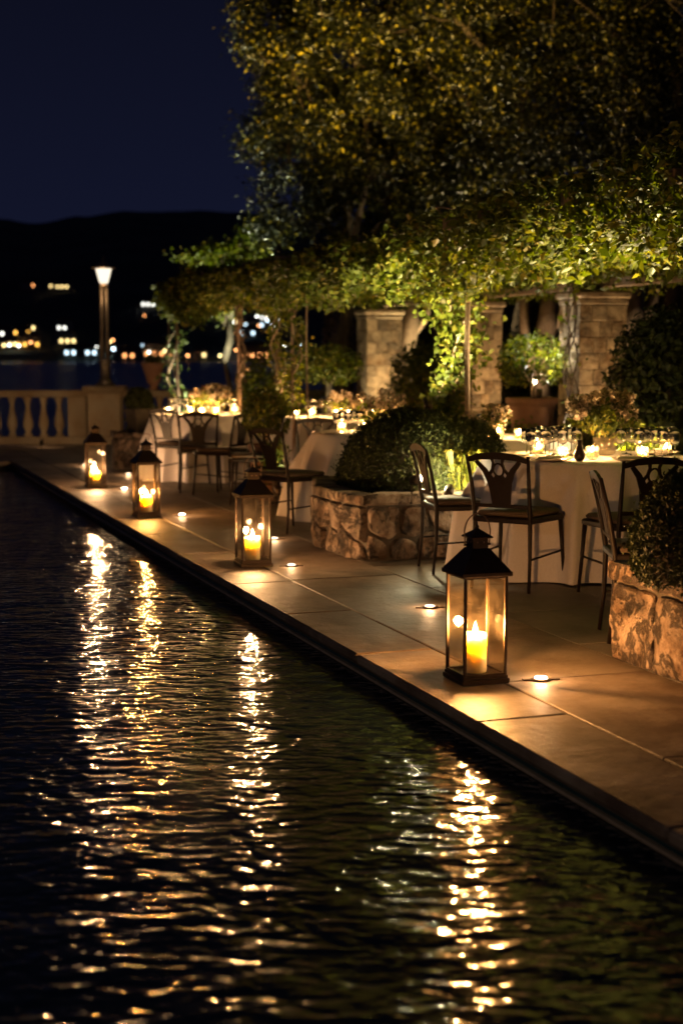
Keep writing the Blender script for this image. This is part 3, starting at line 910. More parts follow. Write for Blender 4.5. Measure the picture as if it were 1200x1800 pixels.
def make_chair():
    # faces local +Y, back at y=-0.20
    t = thing('dining_chair', '', 'chair', (0, 0, 0), 0, 'dark dining chairs round the tables')
    W_ = M['chairwood']
    for s in (-1, 1):
        g = MB()
        g.tube([(s * 0.195, -0.225, 0.0), (s * 0.190, -0.205, 0.2), (s * 0.185, -0.20, 0.44), (s * 0.192, -0.20, 0.65), (s * 0.205, -0.20, 0.83)], [0.010, 0.012, 0.015, 0.013, 0.010], 8)
        lean(g); part('back_post', g, W_, t, True)
        g = MB()
        g.tube([(s * 0.225, 0.225, 0.0), (s * 0.215, 0.205, 0.22), (s * 0.205, 0.19, 0.44)], [0.010, 0.012, 0.016], 8)
        part('leg', g, W_, t, True)
    g = MB()
    g.prism([(-0.195, -0.215), (0.195, -0.215), (0.225, 0.20), (0.20, 0.235), (-0.20, 0.235), (-0.225, 0.20)], 0.415, 0.450, 0.008)
    part('seat', g, W_, t)
    g = MB()
    g.prism([(-0.175, -0.19), (0.175, -0.19), (0.205, 0.185), (0.17, 0.215), (-0.17, 0.215), (-0.205, 0.185)], 0.451, 0.485, 0.014)
    part('seat_pad', g, M['cushion'], t, True)
    g = MB(); ribbon(g, [(-0.20, 0.80), (-0.12, 0.822), (0, 0.830), (0.12, 0.822), (0.20, 0.80)], [0.030, 0.04, 0.045, 0.04, 0.030], 0.018)
    g.v = [(x, y - 0.20, z) for x, y, z in g.v]; lean(g); part('top_rail', g, W_, t)
    g = MB(); g.box((0, -0.20, 0.520), (0.365, 0.016, 0.024), 0.003); lean(g); part('lower_rail', g, W_, t)
    # vase shaped splat with openings near the top
    g = MB()
    for s in (-1, 1):
        ribbon(g, [(s * 0.030, 0.53), (s * 0.036, 0.60), (s * 0.055, 0.67), (s * 0.095, 0.74), (s * 0.145, 0.795)], [0.062, 0.066, 0.052, 0.034, 0.024], 0.012)
        ribbon(g, [(s * 0.062, 0.715), (s * 0.040, 0.745), (s * 0.030, 0.785), (s * 0.036, 0.81)], [0.02, 0.016, 0.016, 0.02], 0.0125)
    pts = [(0.034 * math.cos(a), 0.742 + 0.040 * math.sin(a)) for a in [2 * math.pi * k / 14 for k in range(15)]]
    ribbon(g, pts, 0.011, 0.0115)
    ribbon(g, [(0, 0.53), (0, 0.60), (0, 0.68), (0, 0.71)], [0.06, 0.07, 0.09, 0.05], 0.011)
    g.v = [(x, y - 0.20, z) for x, y, z in g.v]; lean(g); part('splat', g, W_, t)
    for s in (-1, 1):
        g = MB(); g.tube([(s * 0.193, -0.205, 0.2), (s * 0.213, 0.203, 0.22)], 0.007, 6)
        part('stretcher', g, W_, t, True)
    return t
chair0 = make_chair()
chair_used = [False]
def chair(px, d, facing, label):
    """facing: heading in degrees from the walk's own direction (+Y), positive to the right"""
    x_, y_ = ad(px, d, 0.45)
    rz = -R(facing)
    if not chair_used[0]:
        chair_used[0] = True
        chair0.location = (x_, y_, 0.001); chair0.rotation_euler = (0, 0, rz); chair0['label'] = label
        return chair0
    return dup(chair0, (x_, y_, 0.001), rz, label)
chair(908, 9.12, 52, 'dark chair with its openwork back to the viewer, right behind the nearest lantern')
chair(1108, 8.75, 2, 'dark chair at the right of the front round table, partly behind the ball bush')
chair(1142, 7.45, 112, 'dark chair seen side on just above the right stone planter')
chair(806, 9.85, 98, 'dark chair seen from its side in front of the dome bush planter')
chair(512, 12.1, 65, 'dark chair left of the half hidden middle table')
chair(350, 15.6, 15, 'dark chair with its back to the viewer before the far left table')
chair(392, 15.25, -42, 'dark chair turned side on at the right of the far left table')
chair(448, 14.3, -70, 'dark chair pulled out between the far left table and the leafy pot')
chair(560, 14.2, 20, 'dark chair at the back of the middle table near the vine post')
chair(318, 16.4, 55, 'dark chair at the left of the far left table')

# ------------------------------------------------------------------ round tables with cloths
def table(px, d, r, label, cl_label, seed, flare=0.10):
    x_, y_ = ad(px, d, 0.76)
    t = thing('round_table', label, 'table', (x_, y_, 0))
    part('tabletop', MB().lathe([(r - 0.01, 0.715), (r, 0.72), (r, 0.745), (r - 0.01, 0.75)], 40), M['timber'], t)
    for k in range(4):
        a = k * math.pi / 2 + 0.6
        part('leg', MB().tube([(0.55 * r * math.cos(a), 0.55 * r * math.sin(a), 0), (0.5 * r * math.cos(a), 0.5 * r * math.sin(a), 0.715)], 0.02, 8), M['timber'], t)
    rnd = random.Random(seed)
    NA_ = 260
    ph = [rnd.uniform(0, 6.28) for _ in range(5)]
    vs = [(0, 0, 0.7555)]; fs = []
    rings = [(r * 0.5, 0.7555, 0), (r * 0.97, 0.7555, 0), (r + 0.004, 0.752, 0), (r + 0.012, 0.735, 0.02)]
    for j in range(1, 11):
        s = j / 10
        rings.append((r + 0.012 + flare * s, 0.735 - 0.727 * s, s))
    for rr, z_, s in rings:
        for k in range(NA_):
            a = 2 * math.pi * k / NA_
            f = (math.sin(a * 9 + ph[0] + 0.7 * math.sin(a * 3 + ph[1])) * 0.6 + math.sin(a * 19 + ph[2] + math.sin(a * 2)) * 0.28 + math.sin(a * 5 + ph[3]) * 0.35)
            f = f if f > 0 else f * 0.55
            f = f * 0.45 + 1.0 * (1 - abs(math.sin(a * 8 + ph[1] + 0.6 * math.sin(a * 3 + ph[2])))) ** 1.6
            amp = 0.13 * (0.85 + 0.15 * math.sin(a * 3 + ph[0])) * min(1, s * 2.2) 
            hem = 0.010 * math.sin(a * 4 + ph[4]) * (s ** 2)
            vs.append(((rr + f * amp) * math.cos(a), (rr + f * amp) * math.sin(a), max(0.006, z_ + hem)))
    for k in range(NA_):
        fs.append((0, 1 + k, 1 + (k + 1) % NA_))
    for i in range(len(rings) - 1):
        for k in range(NA_):
            k2 = (k + 1) % NA_
            fs.append((1 + i * NA_ + k, 1 + (i + 1) * NA_ + k, 1 + (i + 1) * NA_ + k2, 1 + i * NA_ + k2))
    g = MB(); g.add(vs, fs)
    cl = part('tablecloth', g, M['cloth'], None, True, (x_, y_, 0))
    tag(cl, cl_label, 'tablecloth', 'floor length white tablecloths')
    return (x_, y_, r)
T1 = table(1032, 9.95, 0.70, 'round dining table at the front right under the flowers and glasses', 'long white cloth on the front right table behind two chairs', 1)
T2 = table(692, 13.1, 0.72, 'round dining table half hidden behind the big dome bush', 'long white cloth left of and behind the big dome bush', 2, 0.16)
T3 = table(360, 17.3, 0.62, 'round dining table at the far left near the balustrade', 'long white cloth on the far left table by the balustrade', 3)
T4 = table(596, 16.6, 0.70, 'round dining table in the background below the left stone column', 'white cloth on the background table below the left stone column', 4)
T5 = table(885, 12.3, 0.60, 'round dining table behind the front right table', 'white cloth glimpsed between the dome bush and the front glasses', 5)

# ------------------------------------------------------------------ tableware
ZT = 0.757
glass_prof = [(0.034, 0), (0.034, 0.002), (0.006, 0.006), (0.004, 0.02), (0.004, 0.085), (0.014, 0.088), (0.030, 0.100), (0.036, 0.120), (0.037, 0.155), (0.0365, 0.192), (0.0352, 0.192), (0.0355, 0.155), (0.0345, 0.122), (0.028, 0.104), (0.010, 0.092), (0.001, 0.091)]
GM = mesh_of(MB().lathe(glass_prof, 20), M['wine'], True)
tum_prof = [(0.030, 0), (0.031, 0.003), (0.038, 0.115), (0.036, 0.115), (0.0295, 0.010), (0.001, 0.009)]
TM = mesh_of(MB().lathe(tum_prof, 20), M['wine'], True)
VM = mesh_of(MB().lathe([(0.034, 0), (0.038, 0.003), (0.042, 0.075), (0.039, 0.075), (0.035, 0.008), (0.001, 0.007)], 20), M['votive'], True)
CM = mesh_of(MB().lathe([(0.029, 0.009), (0.030, 0.012), (0.030, 0.040), (0.024, 0.040), (0.001, 0.037)], 18), M['wax'], True)
FM = mesh_of(flame_mb(0.85), M['flame'], True)
PM = mesh_of(MB().lathe([(0.07, 0), (0.10, 0.006), (0.135, 0.016), (0.136, 0.019), (0.10, 0.011), (0.001, 0.008)], 30), M['plate'], True)
ORD = ['first', 'second', 'third', 'fourth', 'fifth', 'sixth', 'seventh', 'eighth', 'ninth', 'tenth', 'eleventh', 'twelfth', 'thirteenth', 'fourteenth', 'fifteenth', 'sixteenth', 'seventeenth', 'eighteenth', 'nineteenth', 'twentieth', 'twenty first', 'twenty second', 'twenty third', 'twenty fourth']
COUNT = {}
def counted(o, what, where, px):
    COUNT.setdefault((what, where), []).append((px, o))
def name_counted():
    for (what, where), lst in COUNT.items():
        lst.sort(key=lambda q: q[0])
        for i, (px, o) in enumerate(lst):
            o['label'] = '%s %s from the left on the %s' % (ORD[i], what, where)
def wine(x_, y_, name_of, px, s=1.0):
    o = link('wine_glass', GM, None, (x_, y_, ZT)); o.scale = (s, s, s)
    tag(o, 'stemmed wine glass', 'wine glass', 'wine glasses on the %s' % name_of); counted(o, 'stemmed wine glass', name_of, px)
VOT = []
def votive(x_, y_, label, grp, power=0.9, color=(1.0, 0.62, 0.30)):
    power *= 3.2
    t = thing('votive_candle', label, 'candle', (x_, y_, ZT), 0, grp)
    VOT.append(t)
    link('glass_cup', VM, t); link('wax', CM, t); link('flame', FM, t, (0, 0, 0.038))
    light('POINT', 'votive_light', (0, 0, 0.062), power, color, t, 0.010)
def plate(x_, y_, nm, a, px=0):
    o = link('plate', PM, None, (x_, y_, ZT)); tag(o, 'pale dinner plate', 'plate', 'plates on the %s' % nm); counted(o, 'pale dinner plate', nm, px)
    g = MB()
    g.box((0, 0, 0.006), (0.19, 0.055, 0.010), 0.004); g.box((0.004, 0.002, 0.015), (0.18, 0.045, 0.009), 0.004)
    n = part('napkin', g, M['napkin'], None, False, (x_, y_, ZT + 0.013), a)
    tag(n, 'folded linen napkin', 'napkin', 'napkins on the %s' % nm); counted(n, 'folded linen napkin', nm, px)
def bouquet(x_, y_, label, r=(0.26, 0.26, 0.16), n=700, h=0.16, seed=1, leaf=0.045):
    t = thing('flower_arrangement', label, 'flowers', (x_, y_, ZT))
    part('vase', MB().lathe([(0.05, 0), (0.07, 0.01), (0.085, 0.07), (0.078, 0.12), (0.07, 0.125), (0.07, 0.09)], 20), M['votive'], t, True)
    rng = np.random.default_rng(seed)
    g = MB()
    heads = []
    for k in range(26):
        a = rng.uniform(0, 2 * math.pi); q = rng.uniform(0.2, 1.0)
        ex = (r[0] * q * math.cos(a), r[1] * q * math.sin(a), h + r[2] * rng.uniform(0.3, 1.6) * (1.1 - 0.5 * q))
        g.tube([(0, 0, 0.08), (ex[0] * 0.4, ex[1] * 0.4, h * 0.9), ex], 0.0022, 4)
        heads.append(ex)
    tag(part('stems', g, M['box_leaf'], t), kind='stuff')
    P = []; Nn = []
    for hd in heads:
        m_ = n // len(heads)
        dd = rng.normal(size=(m_, 3)); dd /= np.linalg.norm(dd, axis=1, keepdims=True)
        P.append(np.array(hd) + dd * rng.uniform(0.015, 0.040)); Nn.append(dd)
    tag(leafmesh('blooms', np.concatenate(P), leaf, M['petal'], t, 0.7, np.concatenate(Nn), 0.5, 0, 0.25, seed), kind='stuff')
    P, nr = shell_pts(int(n * 0.5), (r[0] * 0.9, r[1] * 0.9, r[2]), -0.3, seed + 1, 0.5, 0.2)
    P[:, 2] += h
    tag(leafmesh('foliage', P, 0.06, M['vine_leaf'], t, 0.4, nr, 0.8, 0.2, 0.1, seed + 2), kind='stuff')
def local(T, px, off_d):
    """spot on table T seen at column px, off_d metres nearer (-) or farther (+) than its centre"""
    d = T[0] * syw + T[1] * cyw + off_d
    return ad(px, d, 0.8)
n1 = 'front right table'
for px, od in ((925, -0.16), (940, 0.02), (958, -0.20), (972, 0.12), (988, -0.12), (1003, 0.06), (1108, 0.02), (1122, -0.18), (1140, 0.12), (1150, -0.1), (1172, 0.0), (1185, -0.22), (1100, 0.2), (932, -0.3), (950, 0.22), (965, 0.0), (980, 0.25), (1012, -0.15), (1090, -0.12), (1132, -0.02), (1163, -0.2), (1178, 0.15)):
    wine(*local(T1, px, od), n1, px)
for px, od, wh in ((988, -0.26, 'left of the pine cone'), (1040, -0.20, 'in the middle below the flowers'), (1128, -0.24, 'right of the vase'), (945, 0.3, 'behind the left glasses'), (1170, 0.3, 'at the right end behind the glasses')):
    votive(*local(T1, px, od), 'glowing votive candle on the front right table, %s' % wh, 'votive candles on the front right table', 0.85)
bouquet(*local(T1, 1062, 0.12), 'large loose arrangement of dry pink flowers on the front right table', (0.25, 0.25, 0.15), 1500, 0.20, 4, 0.04)
for px, od, a in ((968, -0.48, 0.2), (1110, -0.48, -0.4), (900, -0.2, 1.0), (1160, 0.2, 1.4)):
    plate(*local(T1, px, od), n1, a, px)
# dark vase and pine cone
q = local(T1, 1018, -0.47)
t = thing('small_dark_vase', 'small dark brown vase at the front edge of the front right table', 'vase', (q[0], q[1], ZT))
part('vase_body', MB().lathe([(0.022, 0), (0.036, 0.02), (0.038, 0.045), (0.022, 0.075), (0.014, 0.11), (0.018, 0.135)], 18), M['bronze'], t, True)
q = local(T1, 1041, -0.50)
t = thing('pine_cone', 'brown pine cone lying on the front right table before a candle', 'pine cone', (q[0], q[1], ZT))
g = MB()
for k in range(7):
    for a in range(9):
        an = a * 2 * math.pi / 9 + k * 0.35
        rr = 0.030 * math.sin((k + 1.3) / 8.2 * math.pi)
        g.box((rr * math.cos(an), rr * math.sin(an), 0.012 + k * 0.009), (0.018, 0.013, 0.005), 0, an)
part('cone_scales', g, M['chairwood'], t)
VPX = []; VOT0 = len(VOT)
def setting(T, nm, pxs, vpx, seed, power):
    for px, od in pxs: wine(*local(T, px, od), nm, px)
    for k, (px, od) in enumerate(vpx):
        VPX.append((px, nm)); votive(*local(T, px, od), 'glowing votive candle in a glass cup on the %s' % nm, 'votive candles on the %s' % nm, power)
n2 = 'table half hidden by the dome bush'
setting(T2, n2, ((592, -0.35), (602, -0.15), (612, -0.4), (622, -0.1), (632, -0.3), (645, 0.0)), ((640, 0.1), (600, 0.2), (690, -0.1)), 2, 0.8)
bouquet(*local(T2, 668, 0.05), 'leafy yellow green arrangement showing above the dome bush', (0.24, 0.24, 0.14), 700, 0.14, 14, 0.04)
plate(*local(T2, 575, -0.3), n2, 0.3, 575)
n3 = 'far left table'
setting(T3, n3, ((300, 0.0), (309, -0.2), (318, 0.1), (327, -0.25), (339, 0.2), (392, -0.1), (405, 0.0), (412, -0.2)), ((296, -0.15), (355, -0.32), (380, -0.3), (412, 0.1), (335, -0.1)), 3, 1.1)
bouquet(*local(T3, 372, 0.0), 'warm pink flower arrangement on the far left table', (0.26, 0.26, 0.13), 800, 0.14, 24, 0.05)
n4 = 'background table below the left column'
setting(T4, n4, ((540, 0.0), (552, -0.2), (567, 0.1), (580, -0.2), (618, 0.1), (640, -0.1)), ((520, -0.3), (548, -0.1), (590, -0.3), (612, -0.4), (655, -0.2)), 4, 1.2)
bouquet(*local(T4, 600, 0.1), 'low flower arrangement on the background table', (0.22, 0.22, 0.1), 500, 0.11, 34, 0.05)
n5 = 'table behind the front right table'
setting(T5, n5, ((870, -0.2), (884, -0.05), (846, 0.0)), ((875, 0.1), (912, -0.2)), 5, 1.0)
bouquet(*local(T5, 868, -0.1), 'small spray of pink flowers on the table behind the front one', (0.12, 0.12, 0.10), 300, 0.12, 44, 0.04)

for o_, (px, nm) in zip(VOT[VOT0:], VPX): counted(o_, 'glowing votive candle', nm, px)
name_counted()
# ------------------------------------------------------------------ stone columns with block courses
def column(px, X, W_, ztop, label, seed):
    # find depth where the sight line at px crosses lateral X
    dr = ray(px, 625); y_ = X * dr[1] / dr[0]
    t = thing('stone_column', label, 'column', (X, y_, 0), R(-4) if seed % 2 else R(3), 'square stone columns at the back of the pergola')
    rnd = random.Random(seed)
    th = W_ * 0.42
    part('column_core', MB().box((0, 0, ztop / 2), (W_ - 0.05, W_ - 0.05, ztop - 0.1)), M['mortar'], t)
    nC = 12; hC = (ztop - 0.16) / nC
    for i in range(nC):
        for k in range(4):
            a = k * math.pi / 2
            ln = W_ - th
            cxl, cyl = (-(W_ - ln) / 2, -(W_ - th) / 2) if i % 2 else ((W_ - ln) / 2, -(W_ - th) / 2)
            g = MB()
            # each face carries two stones: a long and a short one
            cut = ln * rnd.uniform(0.42, 0.6)
            x0_ = cxl - ln / 2
            pr = 0
            for j, (xa, xb) in enumerate(((x0_, x0_ + cut), (x0_ + cut, x0_ + ln))):
                g = MB(); g.box(((xa + xb) / 2, cyl + rnd.uniform(-0.003, 0.003), i * hC + hC / 2), (xb - xa - 0.003, th, hC - 0.003), 0.005)
                part('stone', g, M['pier_stone'], t, rz=a)
    g = MB(); g.box((0, 0, ztop - 0.125), (W_ + 0.02, W_ + 0.02, 0.06), 0.012); g.box((0, 0, ztop - 0.055), (W_ + 0.075, W_ + 0.075, 0.078), 0.02)
    part('capital', g, M['pier_stone'], t)
    return (X, y_)
COLX = 7.5
colR = column(1040, COLX, 0.52, 2.10, 'square stone column at the right beside the terracotta pot', 1)
colM = column(842, COLX, 0.40, 2.10, 'square stone column behind the vine wrapped post', 2)
colL = column(666, COLX, 0.52, 2.10, 'square stone column at the left, lit along one edge', 3)
colN = column(1300, COLX, 0.56, 2.10, 'square stone column beyond the right edge', 4)
# ------------------------------------------------------------------ pergola
PGX = 4.75
def post_y(px): 
    dr = ray(px, 625); return PGX * dr[1] / dr[0]
pg = thing('pergola', 'long pergola roofed with leafy vine over the dining tables', 'pergola', (PGX, 13, 0))
post_px = [(822, 0.022), (515, 0.020), (487, 0.014), (421, 0.022), (312, 0.016), (298, 0.014), (540, 0.010), (1290, 0.02)]
for k, (px, rr) in enumerate(post_px):
    y_ = post_y(px) - 13
    g = MB(); g.tube([(0, y_, 0), (0.01, y_ + 0.01, 0.7), (-0.01, y_, 1.5), (0.0, y_, 2.3)], rr, 8)
    if k in (1, 3):   # forked iron branches at the head
        for s in (-1, 1):
            g.tube([(0, y_, 1.75), (0.0, y_ + s * 0.10, 1.95), (0.0, y_ + s * 0.28, 2.25)], rr * 0.7, 6)
    part('post', g, M['vine_wood'] if k in (0,) else M['rust_iron'], pg, True)
for xx, zz in ((0.0, 2.30), (COLX - PGX, 2.16)):
    g = MB(); g.box((xx, -1.0, zz), (0.09, 16.4, 0.10), 0.01); part('beam', g, M['timber'], pg)
yy = -9
while yy < 7.2:
    g = MB(); g.box((1.45, yy, 2.395), (3.7, 0.06, 0.085), 0.008); part('rafter', g, M['timber'], pg)
    yy += 0.62
# foliage of the roof
rng = np.random.default_rng(12)
def canopy_points(n):
    out = []; nr = []
    while len(out) < n:
        m_ = 20000
        X = rng.uniform(-0.45, 3.6, m_); X = np.where(rng.random(m_) < 0.45, rng.uniform(-0.5, 0.35, m_), X)
        Y = rng.uniform(-9.2, 7.2, m_)
        s = rng.random(m_)
        for x_, y_, q in zip(X, Y, s):
            nz = noise.noise(Vector((x_ * 0.9, y_ * 0.75, 1.3))); n2_ = noise.noise(Vector((x_ * 2.6, y_ * 2.2, 5.1)))
            top = 2.50 + 0.035 * max(0, -y_ - 1) + 0.13 * nz + 0.07 * n2_ - 0.10 * max(0, -x_) * 2
            bot = 2.18 - 0.16 * max(0, n2_ + 0.35) - 0.08 * nz
            if x_ < 0.25: bot -= 0.16 * (0.6 + n2_)
            z_ = bot + (top - bot) * q
            if noise.noise(Vector((x_ * 3.4, y_ * 3.1, z_ * 4.2))) < -0.24: continue
            out.append((x_, y_, z_)); nr.append((0, 0, 1))
            if len(out) >= n: break
    return np.array(out)
CP = canopy_points(95000)
dcam = np.hypot(CP[:, 0] + PGX, CP[:, 1] + 13)
tag(leafmesh('vine_foliage', CP, 0.070, M['vine_leaf'], pg, 0.62, np.tile([0, 0, 1.0], (len(CP), 1)), 0.75, 0.35, 0.12, 5), kind='stuff')
g = MB()
rnd = random.Random(8)
for k in range(60):
    y_ = rnd.uniform(-9, 6.6); x_ = rnd.uniform(-0.2, 3.2)
    pts = [(x_, y_, 2.42)]
    for j in range(6): pts.append((pts[-1][0] + rnd.uniform(-0.12, 0.2), pts[-1][1] + rnd.uniform(-0.35, 0.35), pts[-1][2] + rnd.uniform(-0.06, 0.06)))
    g.tube(pts, [0.012, 0.011, 0.010, 0.009, 0.007, 0.005, 0.003], 5)
tag(part('vine_stems', g, M['vine_wood'], pg, True), kind='stuff')

def climber(name, label, px, X, n, rad, z0, z1, leaf, seed, m, stems=4, mstem=None, dens=1.0, bulge=None):
    dr = ray(px, 625); y_ = X * dr[1] / dr[0]
    t = thing(name, label, 'climbing plant', (X, y_, 0))
    rnd = random.Random(seed); rg_ = np.random.default_rng(seed)
    P = []
    for k in range(stems):
        ph = rnd.uniform(0, 6.28); pts = []
        for j in range(26):
            z_ = z0 + (z1 - z0) * j / 25
            rr = rad * (0.35 + 0.35 * math.sin(j * 0.5 + ph * 2)) + 0.02
            a = ph + j * 0.42
            pts.append((rr * math.cos(a), rr * math.sin(a), z_))
        g = MB(); g.tube(pts, [0.010 * (1 - 0.6 * j / 25) + 0.003 for j in range(26)], 6)
        part('stem', g, mstem or M['vine_wood'], t, True)
        P.append(np.array(pts))
    base = np.concatenate(P)
    pick = base[rg_.integers(0, len(base), n)]
    if bulge is not None:
        f = np.interp(pick[:, 2], [b[0] for b in bulge], [b[1] for b in bulge])
    else: f = 1.0
    pick = pick + rg_.normal(size=(n, 3)) * np.stack([rad * 0.55 * f * np.ones(n), rad * 0.55 * f * np.ones(n), 0.05 * np.ones(n)], axis=1)
    tag(leafmesh('leaves', pick, leaf, m, t, 0.75, None, 0.6, 0.5, 0.12, seed), kind='stuff')
    return (X, y_)
climber('climbing_vine', 'lush vine climbing the post behind the dome bush, brightly lit', 795, 4.85, 2600, 0.17, 0.45, 2.25, 0.060, 2, M['vine_leaf'], 5, bulge=[(0.4, 0.9), (1.0, 0.6), (1.6, 1.0), (2.2, 1.8)])
climber('climbing_vine', 'thin vine climbing the dark post left of the pale forked post', 489, 4.75, 600, 0.09, 0.7, 2.2, 0.055, 3, M['vine_leaf'], 3)
climber('climbing_vine', 'sparse vine on the pale forked post', 517, 4.75, 420, 0.10, 0.9, 2.2, 0.06, 4, M['vine_leaf'], 2)
climber('climbing_vine', 'sparse vine on the farthest thin posts near the lake', 306, 4.75, 220, 0.14, 0.5, 2.2, 0.06, 6, M['green_leaf'], 3)
climber('climbing_vine', 'bare gnarled climber with few leaves on the post seen against the town lights', 421, 4.75, 90, 0.07, 0.8, 2.2, 0.06, 7, M['petal'], 2)
climber('climbing_vine', 'dark gnarled stems climbing the left edge of the right stone column', 1003, 7.1, 60, 0.10, 0.0, 2.1, 0.06, 9, M['vine_leaf'], 4, M['bark'])

# ------------------------------------------------------------------ trees
def tree(name, label, loc, trunk_h, crown_c, crown_r, n_clump, per, leaf, seed, m, lean_=(0, 0), trunk_r=0.16, bare=0.0, limbs=9, keep=None, cr_=0.23, tw=1.0):
    rnd = random.Random(seed); rg_ = np.random.default_rng(seed)
    t = thing(name, label, 'tree', loc)
    top = Vector((lean_[0], lean_[1], trunk_h))
    pts = [Vector((0, 0, 0)).lerp(top, i / 7) + Vector((rnd.uniform(-0.06, 0.06), rnd.uniform(-0.06, 0.06), 0)) * (1 if 0 < i < 7 else 0) for i in range(8)]
    zt = crown_c[2] + crown_r[2] * 0.7
    for k in range(1, 6):
        pts.append(top.lerp(Vector((crown_c[0], crown_c[1], zt)), k / 5) + Vector((rnd.uniform(-0.15, 0.15), rnd.uniform(-0.15, 0.15), 0)))
    nP = len(pts)
    g = MB(); g.tube(pts, [trunk_r * (1 - 0.86 * (i / (nP - 1)) ** 0.9) for i in range(nP)], 10)
    part('trunk', g, M['bark'], t, True)
    clumps = []
    g = MB()
    C = Vector(crown_c)
    for k in range(limbs):
        s = 0.45 + 0.5 * k / limbs
        st = pts[int(s * (nP - 1))]
        a = k * 2.4 + rnd.uniform(-0.3, 0.3)
        e = Vector((C.x + crown_r[0] * 0.85 * math.cos(a), C.y + crown_r[1] * 0.85 * math.sin(a), C.z + crown_r[2] * rnd.uniform(-0.6, 0.8)))
        q = [st]
        for j in range(1, 7):
            q.append(st.lerp(e, j / 6) + Vector((rnd.uniform(-0.16, 0.16), rnd.uniform(-0.16, 0.16), 0.35 * math.sin(j / 6 * math.pi) * 0.6 + rnd.uniform(-0.1, 0.1))))
        g.tube(q, [0.06, 0.052, 0.043, 0.034, 0.026, 0.018, 0.008], 7)
        for j in range(2, 7):
            for _ in range(3):
                d = Vector((rnd.gauss(0, 1), rnd.gauss(0, 1), rnd.gauss(0.2, 0.8))).normalized() * rnd.uniform(0.4, 0.9) * tw
                m1 = q[j] + d * 0.5 + Vector((rnd.uniform(-.1, .1), rnd.uniform(-.1, .1), rnd.uniform(-.1, .1)))
                g.tube([q[j], m1, q[j] + d], [0.016, 0.010, 0.004], 5)
                clumps.append(q[j] + d)
    part('limb', g, M['bark'], t, True)
    D = rg_.normal(size=(n_clump * 6, 3)); D /= np.linalg.norm(D, axis=1, keepdims=True)
    q = rg_.random(len(D)) ** 0.45
    D = D / (np.sum(np.abs(D) ** 3.2, axis=1, keepdims=True) ** (1 / 3.2)) * 0.97
    Cc = D * q[:, None] * np.array(crown_r) + np.array(crown_c)
    ok = np.array([noise.noise(Vector(c) * 1.1 + Vector((seed, 0, 0))) > 0.09 for c in Cc])
    Cc = Cc[ok][:n_clump]
    Cc = np.concatenate([Cc, np.array([tuple(c) for c in clumps])])
    if keep is not None:
        Cc = Cc[np.array([keep(c[0] + loc[0], c[1] + loc[1], c[2] + loc[2]) for c in Cc])]
    n = len(Cc) * per
    base = np.repeat(Cc, per, axis=0)
    off = rg_.normal(size=(n, 3)) * np.array([cr_, cr_, cr_ * 0.62]) * 0.62
    P = base + off
    nr = off / (np.linalg.norm(off, axis=1, keepdims=True) + 1e-6); nr[:, 2] = np.abs(nr[:, 2]) + 0.5
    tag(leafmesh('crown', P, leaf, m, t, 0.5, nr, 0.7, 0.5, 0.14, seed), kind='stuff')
    return t
# depths behind the pergola
def TL(px, d): 
    q = ad(px, d, 3); return (q[0], q[1], -0.02)
pA = TL(600, 22.5)
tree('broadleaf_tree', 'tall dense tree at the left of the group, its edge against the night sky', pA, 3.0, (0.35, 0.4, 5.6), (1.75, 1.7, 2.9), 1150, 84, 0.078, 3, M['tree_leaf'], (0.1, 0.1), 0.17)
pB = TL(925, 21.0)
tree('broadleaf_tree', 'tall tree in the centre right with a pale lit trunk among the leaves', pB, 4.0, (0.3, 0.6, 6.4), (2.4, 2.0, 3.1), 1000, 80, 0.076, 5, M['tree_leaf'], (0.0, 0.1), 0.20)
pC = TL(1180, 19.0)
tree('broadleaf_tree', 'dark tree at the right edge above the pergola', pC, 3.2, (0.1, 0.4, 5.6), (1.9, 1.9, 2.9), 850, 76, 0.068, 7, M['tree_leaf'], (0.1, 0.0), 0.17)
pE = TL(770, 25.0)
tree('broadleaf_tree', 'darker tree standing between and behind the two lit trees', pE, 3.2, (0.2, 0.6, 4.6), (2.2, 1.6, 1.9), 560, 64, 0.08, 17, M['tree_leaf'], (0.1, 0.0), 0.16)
# small cool green tree beyond the end of the pergola
pD = ad(400, 24.0, 2)
tree('small_tree', 'small cool green lit tree rising above the far end of the pergola', (pD[0], pD[1], -0.02), 1.9, (0, 0, 2.98), (0.50, 0.50, 0.26), 44, 44, 0.07, 9, M['vine_leaf'], (0, 0), 0.06, limbs=6, cr_=0.16, tw=0.35)

# ------------------------------------------------------------------ garden plants behind the tables
def round_shrub(name, label, px, d, zc, r, n, leaf, seed, m, trunk=True, depth=0.5, twig=None):
    x_, y_ = ad(px, d, zc)
    t = thing(name, label, 'shrub', (x_, y_, 0))
    g = MB(); rnd = random.Random(seed)
    for k in range(5):
        a = k * 1.3
        g.tube([(0, 0, 0.0), (0.02 * math.cos(a), 0.02 * math.sin(a), max(0.05, zc - r[2] * 0.9)), (r[0] * 0.5 * math.cos(a), r[1] * 0.5 * math.sin(a), zc + r[2] * 0.1)], [0.025, 0.018, 0.008], 6)
    part('trunk', g, M['bark'] if not twig else twig, t, True)
    P, nr = shell_pts(n, r, -0.9, seed, depth, 0.14)
    P[:, 2] += zc
    tag(leafmesh('crown', P, leaf, m, t, 0.5, nr, 0.7, 0.0, 0.12, seed), kind='stuff')
    return x_, y_
round_shrub('round_shrub', 'dark rounded laurel shrub at the right edge behind the front table', 1172, 13.2, 1.12, (0.55, 0.5, 0.75), 5200, 0.075, 3, M['box_leaf'], depth=0.35)
potx, poty = ad(934, 15.3, 1.0)
t = thing('terracotta_pot', 'big tapered terracotta pot between the two right stone columns', 'pot', (potx, poty, 0))
